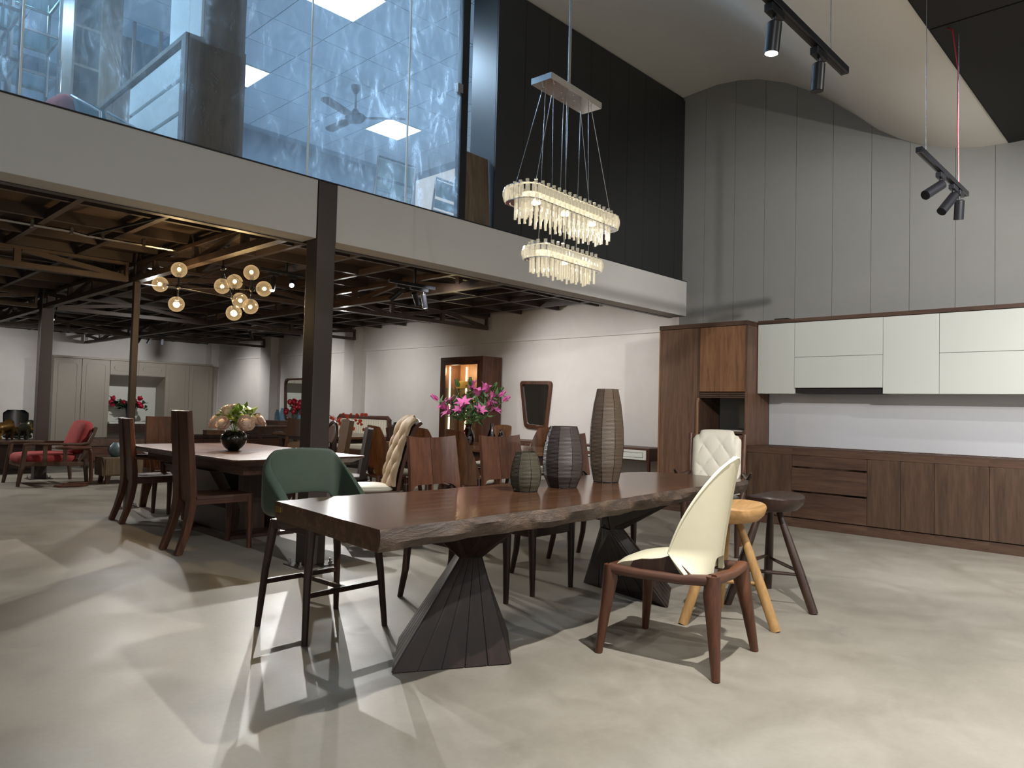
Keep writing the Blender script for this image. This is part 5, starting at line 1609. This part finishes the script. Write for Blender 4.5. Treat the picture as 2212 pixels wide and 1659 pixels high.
# bedside box with globe vase
t = thing('bedside_cabinet', 'small wooden bedside cabinet on short legs beside the plank armchair', 'cabinet', (3.62, 11.2, 0), 0)
MB().box(-.28, .28, -.2, .2, .11, .37).build('body', M['brown_oak'], t, bevel=.006)
MB().box(-.26, .26, -.212, -.2, .13, .355).build('drawer', M['brown_oak'], t, bevel=.003)
for sx in (-1, 1):
    for sy in (-1, 1):
        MB().bar((sx * .22, sy * .15, 0), (sx * .2, sy * .13, .11), .045, .045, .06, .06).build('leg', M['walnut'], t)
tag(MB().lathe([(.03, 0), (.06, .01), (.10, .07), (.105, .11), (.09, .16), (.05, .19), (.045, .20), (.04, .19), (.08, .1), (.04, .015)], 20).build('round_vase', M['glaze'], smooth=0.9, loc=(3.52, 11.12, .371)), 'round blue grey vase on the small wooden cabinet', 'vase')
# =================================================================== CHANDELIERS
def globe_chandelier():
    c = Vector((2.95, 6.57, 0))
    t = thing('globe_chandelier', 'dark branching chandelier with ten amber glass globes', 'chandelier', c)
    hub = {'h1': (2.655, 6.896, 2.237), 'h2': (2.936, 6.594, 2.42), 'h3': (3.129, 6.403, 2.233), 'h4': (2.99, 6.47, 2.143)}
    hub['h4'] = (3.0, 6.49, 2.143)
    H = {k: Vector(v) - c for k, v in hub.items()}
    MB().tube([H['h2'], (H['h2'].x, H['h2'].y, 2.655)], .007, 8).lathe([(.05, 2.62), (.055, 2.655)], 16, (H['h2'].x, H['h2'].y, 0)).build('down_rod', M['black'], t)
    for a, b in (('h1', 'h2'), ('h2', 'h3'), ('h2', 'h4'), ('h1', 'h3'), ('h1', 'h4'), ('h3', 'h4')):
        MB().tube([H[a], H[b]], .006, 8).build('branch', M['black'], t)
    for k in H:
        MB().ball(H[k], .026, 12, 8).build('hub', M['black'], t, smooth=True)
    for hb, p in (('h1', (2.654, 6.889, 2.397)), ('h1', (2.537, 7.016, 2.259)), ('h1', (2.65, 6.909, 2.078)), ('h2', (2.937, 6.601, 2.256)), ('h4', (3.016, 6.517, 2.298)), ('h3', (3.12, 6.405, 2.388)),
                  ('h3', (3.207, 6.323, 2.241)), ('h4', (3.05, 6.47, 2.125)), ('h4', (3.023, 6.525, 2.01)), ('h3', (3.127, 6.414, 2.074))):
        p = Vector(p) - c
        d = (p - H[hb]).normalized()
        s = MB().tube([H[hb], p - d * .055], .008, 8).tube([p - d * .07, p - d * .035], .02, 10).build('socket', M['black'], t, smooth=0.6)
        MB().ball(p, .071, 24, 14).build('globe', M['bulb_glass'], t, smooth=True)
        MB().ball(p + d * .005, .017, 10, 8).build('bulb', M['filament'], t, smooth=True)
    for k in ((2.65, 6.909, 2.085), (3.023, 6.525, 2.015)):
        point(k, 55, (1, .72, .40), .03)
globe_chandelier()
def crystal_chandelier():
    t = thing('crystal_chandelier', 'two tier oblong crystal chandelier glowing warm white over the slab table', 'chandelier', (3.47, 2.92, 0), 4)
    pos = Vector((3.47, 2.92, 0))
    # canopy
    can = MB().box(-.275, .275, -.078, .078, 3.165, 3.205).build('canopy', M['chrome'], t, bevel=.002)
    MB().tube([(0.04, .02, 3.205), (.04, .02, 5.0)], .010, 8).build('supply_wire', M['steel_brushed'], t)
    for x, y in ((-.2, -.04), (-.2, .04), (.2, -.04), (.2, .04), (-.07, 0), (.07, 0), (0, .04), (0, -.04)):
        MB().lathe([(.008, -.012), (.008, 0)], 8, (x, y, 3.175)).build('screw', M['chrome'], can)
    def tier(hx, hy, z0, z1, zr0, zr1, n, rod):
        def path(s):
            # rounded rectangle (stadium corners)
            r = hy * .75
            pts = []
            for sx, sy, a0 in ((1, 1, 0), (-1, 1, 90), (-1, -1, 180), (1, -1, 270)):
                for k in range(7):
                    a = radians(a0 + 15 * k)
                    pts.append((sx * (hx - r) + r * cos(a), sy * (hy - r) + r * sin(a)))
            return pts
        P = path(0)
        L = [0]
        for a, b in zip(P, P[1:] + P[:1]): L.append(L[-1] + math.dist(a, b))
        def at(d):
            d %= L[-1]
            for k in range(len(P)):
                if d <= L[k + 1]:
                    q = (d - L[k]) / (L[k + 1] - L[k])
                    a, b = P[k], P[(k + 1) % len(P)]
                    return a[0] + (b[0] - a[0]) * q, a[1] + (b[1] - a[1]) * q, math.atan2(b[1] - a[1], b[0] - a[0])
        tr = MB()
        for zz in (z0, z1):
            tr.loft([[(x * k, y * k, zz + dz) for x, y in P] for k, dz in ((1.0, 0), (1.0, .006), (.94, .006), (.94, 0), (1.0, 0))], cap=False)
        fr = tr.build('tier_frame', M['chrome'], t)
        MB().loft([[(x * .93, y * .90, z0 + .003) for x, y in P], [(x * .93, y * .90, z0 + .008) for x, y in P]]).build('tier_plate', M['chrome'], t)
        cm = MB().loft([[(-.008, -.004, 0), (.008, -.004, 0), (.010, .003, 0), (0, .008, 0), (-.010, .003, 0)], [(-.0125, -.004, (z1 - z0) * .28), (.0125, -.004, (z1 - z0) * .28), (.0135, .006, (z1 - z0) * .28), (0, .019, (z1 - z0) * .42), (-.0135, .006, (z1 - z0) * .28)], [(-.0125, -.004, (z1 - z0) * .72), (.0125, -.004, (z1 - z0) * .72), (.0135, .006, (z1 - z0) * .72), (0, .019, (z1 - z0) * .62), (-.0135, .006, (z1 - z0) * .72)], [(-.008, -.004, z1 - z0), (.008, -.004, z1 - z0), (.010, .003, z1 - z0), (0, .008, z1 - z0), (-.010, .003, z1 - z0)]]).mesh('crystal', M['crystal'], )
        for k in range(n):
            x, y, a = at(L[-1] * (k + .5) / n)
            o = bpy.data.objects.new('crystal', cm); COL.objects.link(o); o.parent = t
            o.location = (x, y, z0 + .003); o.rotation_euler = (0, 0, a + pi)
        rm = MB().lathe([(.0085, zr0), (.0085, zr1), (.006, zr1), (.006, zr0)], 10, cap=False).mesh('glass_rod', M['crystal_rod'], smooth=0.9)
        sm = MB().lathe([(.011, z1 + .002), (.011, z1 + .034), (.0075, z1 + .034), (.0075, z1 + .002)], 10, cap=False).mesh('rod_cap', M['cap_glass'], smooth=0.9)
        nr = int(n * .62)
        for k in range(nr):
            x, y, a = at(L[-1] * (k + .5) / nr)
            for sc in (.86, .55):
                o = bpy.data.objects.new('glass_rod', rm); COL.objects.link(o); o.parent = t
                o.location = (x * sc if sc > .7 else x * .8, y * (.78 if sc > .7 else .2), -.012 * ((k * 7) % 3 == 0))
            o = bpy.data.objects.new('rod_cap', sm); COL.objects.link(o); o.parent = t
            o.location = (x * .90, y * .80, 0)
        MB().loft([[(x * .80, y * .45, z0 + .02) for x, y in P], [(x * .80, y * .45, z1 - .02) for x, y in P]]).build('light_bar', M['crystal_core'], t)
    tier(.495, .118, 2.395, 2.485, 2.31, 2.44, 62, 0)
    tier(.325, .098, 2.085, 2.165, 2.015, 2.12, 44, 0)
    for x, y, x1, y1, z1 in ((-.2, -.04, -.41, -.08, 2.475), (-.2, .04, -.41, .08, 2.475), (.2, -.04, .41, -.08, 2.475), (.2, .04, .41, .08, 2.475),
                             (-.19, -.03, -.2, -.05, 2.155), (-.19, .03, -.2, .05, 2.155), (.19, -.03, .2, -.05, 2.155), (.19, .03, .2, .05, 2.155), (-.05, -.03, -.05, -.04, 2.155), (.05, .03, .05, .04, 2.155), (0, .03, 0, .04, 2.475)):
        MB().tube([(x, y, 3.175), (x1, y1, z1)], .0022, 6).build('suspension_wire', M['steel_brushed'], t)
    for dx in (-.3, 0, .3):
        point((pos.x + dx, pos.y + dx * .07, 2.42), 8, (1, .82, .55), .06)
    point((pos.x, pos.y, 2.12), 10, (1, .82, .55), .06)
def crystal_mat(name, em, tr, rgb=(1, .86, .58)):
    t = NT(name)
    tp = t.n('ShaderNodeBsdfTransparent')
    gl = t.n('ShaderNodeBsdfGlossy'); gl.inputs['Roughness'].default_value = .05
    fr = t.n('ShaderNodeLayerWeight'); fr.inputs[0].default_value = .55
    e = t.n('ShaderNodeEmission'); e.inputs[0].default_value = rgb + (1,); e.inputs[1].default_value = em
    m1 = t.n('ShaderNodeMixShader'); m1.inputs[0].default_value = .28
    t.l(fr.outputs['Facing'], m1.inputs[0])
    t.l(tp.outputs[0], m1.inputs[1]); t.l(gl.outputs[0], m1.inputs[2])
    ad = t.n('ShaderNodeMixShader'); ad.inputs[0].default_value = tr
    t.l(m1.outputs[0], ad.inputs[1]); t.l(e.outputs[0], ad.inputs[2])
    t.l(ad.outputs[0], t.out.inputs[0])
    return t.m
M['crystal'] = crystal_mat('faceted_crystal', 1.15, .22)
M['crystal_rod'] = crystal_mat('crystal_rod', 1.0, .24)
M['cap_glass'] = crystal_mat('clear_crystal_cap', .9, .10)
M['crystal_core'] = emit('glowing_core', (1, .84, .52), 1.8)
crystal_chandelier()
# tracks in the low hall
def low_track(label, loc, heads, rz=0):
    t = thing('track_light', label, 'track light', loc, rz, 'track lights of the low hall')
    xs_ = [h[0] for h in heads]
    MB().box(min(xs_) - .15, max(xs_) + .15, -.018, .018, -.012, .020).build('rail', M['black_plastic'], t, bevel=.002)
    MB().box(-.01, .01, -.01, .01, .02, 2.80 - loc[2]).build('hanger', M['black'], t)
    for h in heads:
        spot_head(t, h[0], h[1], .15, .028, h[2])
low_track('small track with a dazzling spotlight aimed at the viewer, left of the big column', (3.98, 7.34, 2.62), ((-.15, (-.2, -.2, -.9), True), (.07, (-.45, -.8, -.40), True)))
low_track('small track with two lit spotlights between the trusses right of the big column', (4.70, 5.98, 2.45), ((-.18, (-.5, .5, -.6), False), (.0, (.6, .3, -.7), True), (.12, (.3, .1, -.9), True)))
low_track('small track with a bright spotlight beside the brown column', (3.3, 13.6, 2.60), ((0.0, (-.4, -.7, -.45), True),))
low_track('small track with two spotlights near the top of the back wall', (2.5, 15.4, 2.62), ((-.2, (.1, .5, -.8), True), (.3, (.1, .5, -.8), True)))
low_track('small track with spotlights in front of the wardrobe', (6.0, 16.6, 2.62), ((-.35, (-.3, .3, -.8), False), (-.15, (-.3, .3, -.8), False), (.1, (.2, .6, -.7), True)))
low_track('small track with one lit spotlight far back between the trusses', (6.5, 13.3, 2.62), ((0, (.5, .3, -.8), True),))

# =================================================================== UPPER ROOM
fz = 2.839
t = thing('ceiling_fan', 'black three blade ceiling fan seen through the smeared glass', 'fan', (5.26, 8.05, 0), 0)
MB().lathe([(.07, 5.365), (.06, 5.33), (.025, 5.27), (.018, 5.26)], 20).build('canopy', M['black'], t, smooth=0.8)
MB().tube([(0, 0, 5.28), (0, 0, 5.02)], .014, 10).build('down_rod', M['black'], t)
MB().lathe([(.03, 5.06), (.07, 5.0), (.13, 4.975), (.135, 4.94), (.10, 4.905), (.03, 4.90)], 24).build('motor', M['black'], t, smooth=0.8)
for k, a in enumerate((radians(-46), radians(90), radians(200))):
    c_, s_ = cos(a), sin(a)
    pl = [(.12, -.045), (.2, -.06), (.62, -.065), (.66, -.03), (.66, .03), (.62, .065), (.2, .06), (.12, .045)]
    MB().prism(pl, lambda u, v: (u * c_ - v * s_, u * s_ + v * c_, 4.945 + v * .18), lambda u, v: (u * c_ - v * s_, u * s_ + v * c_, 4.952 + v * .18)).build('blade', M['darkwood'], t)
def mesh_chair(label, loc, rz):
    t = thing('mesh_chair', label, 'chair', loc, rz, 'mesh office chairs upstairs')
    for sx in (-1, 1):
        MB().tube([(sx * .235, -.20, fz + .46), (sx * .235, -.235, fz + .7), (sx * .235, -.27, fz + .95)], .012, 8).build('back_tube', M['chrome'], t, smooth=True)
        MB().tube([(sx * .23, .2, fz), (sx * .23, .2, fz + .45), (sx * .23, -.2, fz + .46), (sx * .23, -.25, fz)], .012, 8).build('leg_loop', M['chrome'], t, smooth=True)
    MB().tube([(-.235, -.27, fz + .95), (.235, -.27, fz + .95)], .014, 8).build('top_tube', M['chrome'], t, smooth=True)
    for z0, z1 in ((.50, .60), (.62, .72), (.745, .93)):
        MB().box(-.22, .22, -.262 + (.95 - z1) * .12, -.255 + (.95 - z1) * .12, fz + z0, fz + z1).build('back_mesh', M['mesh_fabric'], t)
    MB().box(-.22, .22, -.2, .2, fz + .455, fz + .47).build('seat', M['mesh_fabric'], t)
    return t
mc = mesh_chair('grey mesh chair upstairs, left one behind the glass', (4.62, 6.50, 0), -2)
dup(mc, 'grey mesh chair upstairs, right one behind the glass', (5.44, 6.60, 0), 4)
t = tag(MB().loft([[(4.56, 5.14, fz), (4.93, 5.14, fz), (4.93, 5.16, fz), (4.56, 5.16, fz)], [(4.56, 5.20, 3.61), (4.93, 5.20, 3.60), (4.93, 5.22, 3.60), (4.56, 5.22, 3.61)]]).build('wood_board', M['brown_oak'], bevel=.002), 'loose wooden board leaning beside the glass front upstairs', 'board')
t.location = (-.12, -.16, 0)
# drawer unit and cabinet end
t = thing('drawer_counter', 'long pale drawer counter with wooden top and end upstairs', 'cabinet', (2.04, 5.9, fz))
MB().box(-.17, .19, -1.02, 1.3, 0, .715).build('carcass', M['office_wood_dark'], t)
MB().box(-.21, .20, -1.10, 1.3, .72, .755).build('counter_top', M['office_wood_dark'], t, bevel=.002)
MB().box(-.21, .20, -1.10, -1.03, 0, .72).build('end_panel', M['office_wood_dark'], t)
for k in range(3):
    MB().box(-.20, -.172, -1.0, -.05, .03 + .225 * k, .225 + .225 * k).build('drawer', M['lacquer_blue'], t, bevel=.002)
for k in range(3):
    MB().box(-.19, -.172, -.04 + .43 * k, .38 + .43 * k, .02, .70).build('front_panel', M['office_wood'], t, bevel=.002)
t = thing('tall_cabinet', 'tall wooden cabinet end standing on the counter upstairs', 'cabinet', (2.09, 5.1, fz + .76))
MB().box(-.13, .15, -.28, .3, 0, 1.62).build('carcass', M['office_wood_dark'], t, bevel=.002)
MB().box(-.15, -.132, -.26, .28, .02, 1.60).build('door', M['lacquer_blue'], t)
t = thing('bookcase', 'tall wooden bookcase with open slots upstairs', 'bookcase', (2.20, 8.1, fz))
MB().box(.02, .22, -.10, .3, 0, 2.5).build('side_panel', M['brown_oak'], t)
MB().box(-.22, -.20, -.10, .3, 0, 2.5).build('side_panel', M['brown_oak'], t)
MB().box(-.20, .02, .28, .3, 0, 2.5).build('back_board', M['brown_oak'], t)
for k in range(7):
    MB().box(-.20, .02, -.10, .28, .05 + .39 * k, .075 + .39 * k).build('shelf', M['brown_oak'], t)
tag(box('partition_wall', 2.62, 3.0, 9.6, 9.7, fz, 5.36, M['lacquer_blue']), 'bright white partition strip upstairs, left of the drawer counter', 'partition')
t = thing('glass_cabinet', 'wooden cabinet with two glass doors behind the counter upstairs', 'cabinet', (3.1, 8.7, fz))
MB().box(-.42, .42, -.2, .25, 0, .75).build('base', M['office_wood_dark'], t)
for x in (-.42, -.14, .14, .40):
    MB().box(x, x + .03, -.2, -.17, .75, 2.5).build('stile', M['office_wood_dark'], t)
MB().box(-.42, .42, .22, .25, .75, 2.5).build('back_board', M['office_wood_dark'], t)
for x in (-.39, -.11, .17):
    MB().box(x, x + .24, -.19, -.184, .78, 2.48).build('glass_door', M['blue_glass'], t)
def etagere(label, loc, w, d, n, H):
    t = thing('wire_shelf', label, 'shelf', loc)
    for sx in (-1, 1):
        for sy in (-1, 1):
            MB().box(sx * w - .012, sx * w + .012, sy * d - .012, sy * d + .012, 0, H).build('post', M['steel'], t)
    for k in range(n):
        z = .08 + (H - .15) * k / (n - 1)
        m = MB().box(-w, w, -d - .01, -d + .01, z - .02, z).box(-w, w, d - .01, d + .01, z - .02, z).box(-w - .01, -w + .01, -d, d, z - .02, z).box(w - .01, w + .01, -d, d, z - .02, z)
        m.build('shelf_frame', M['steel'], t)
        MB().box(-w, w, -d, d, z, z + .008).build('glass_shelf', M['green_glass_shelf'], t)
etagere('dark metal shelf rack with pale glass shelves upstairs, at the left edge', (1.02, 6.5, fz), .2, .2, 6, 2.0)
etagere('second metal shelf rack with glass shelves upstairs, beside the tall bookcase', (1.55, 7.6, fz), .18, .2, 6, 2.0)
t = thing('glass_door', 'glass door leaf with chrome bar handles upstairs, left of the bookcase', 'door', (1.42, 6.2, fz))
MB().box(-.10, .35, -.006, .006, 0, 2.3).build('leaf', M['clear'], t)
for x in (-.05, .03):
    MB().tube([(x, -.05, .55), (x, -.05, .85)], .009, 8).tube([(x, 0, .6), (x, -.05, .6)], .006, 6).tube([(x, 0, .8), (x, -.05, .8)], .006, 6).build('bar_handle', M['chrome'], t, smooth=0.8)
t = tag(cushion_mb(.18, .18, 0, .1, .09, pw=3).build('cushion', M['red'], smooth=1.0, loc=(1.31, 5.6, fz + .22)), 'red cushion at the foot of the glass upstairs', 'cushion')
t.rotation_euler = (0.2, .3, .4)
t = thing('stool_base', 'low grey pouf carrying the red cushion upstairs', 'pouf', (1.31, 5.6, fz))
MB().lathe([(.14, 0), (.15, .02), (.15, .18), (.12, .20)], 20).build('body', M['mesh_fabric'], t, smooth=0.6)
t = thing('teal_chair', 'teal leather chair with chrome arms upstairs beside the counter', 'chair', (1.52, 5.45, fz), 25)
MB().grid([[(u * .11, .02 + .08 * v, .10 + .25 * v) for u in (-1, -.5, 0, .5, 1)] for v in (0, .33, .66, 1)], .03).build('backrest', M['teal'], t, smooth=1.0)
cushion_mb(.24, .24, .06, .11, .01).build('seat', M['teal'], t, smooth=1.0).location = (0, -.1, 0)
for sx in (-1, 1):
    MB().tube([(sx * .14, -.2, 0), (sx * .14, -.18, .22), (sx * .14, .08, .36)], .010, 8).build('arm_tube', M['chrome'], t, smooth=True)
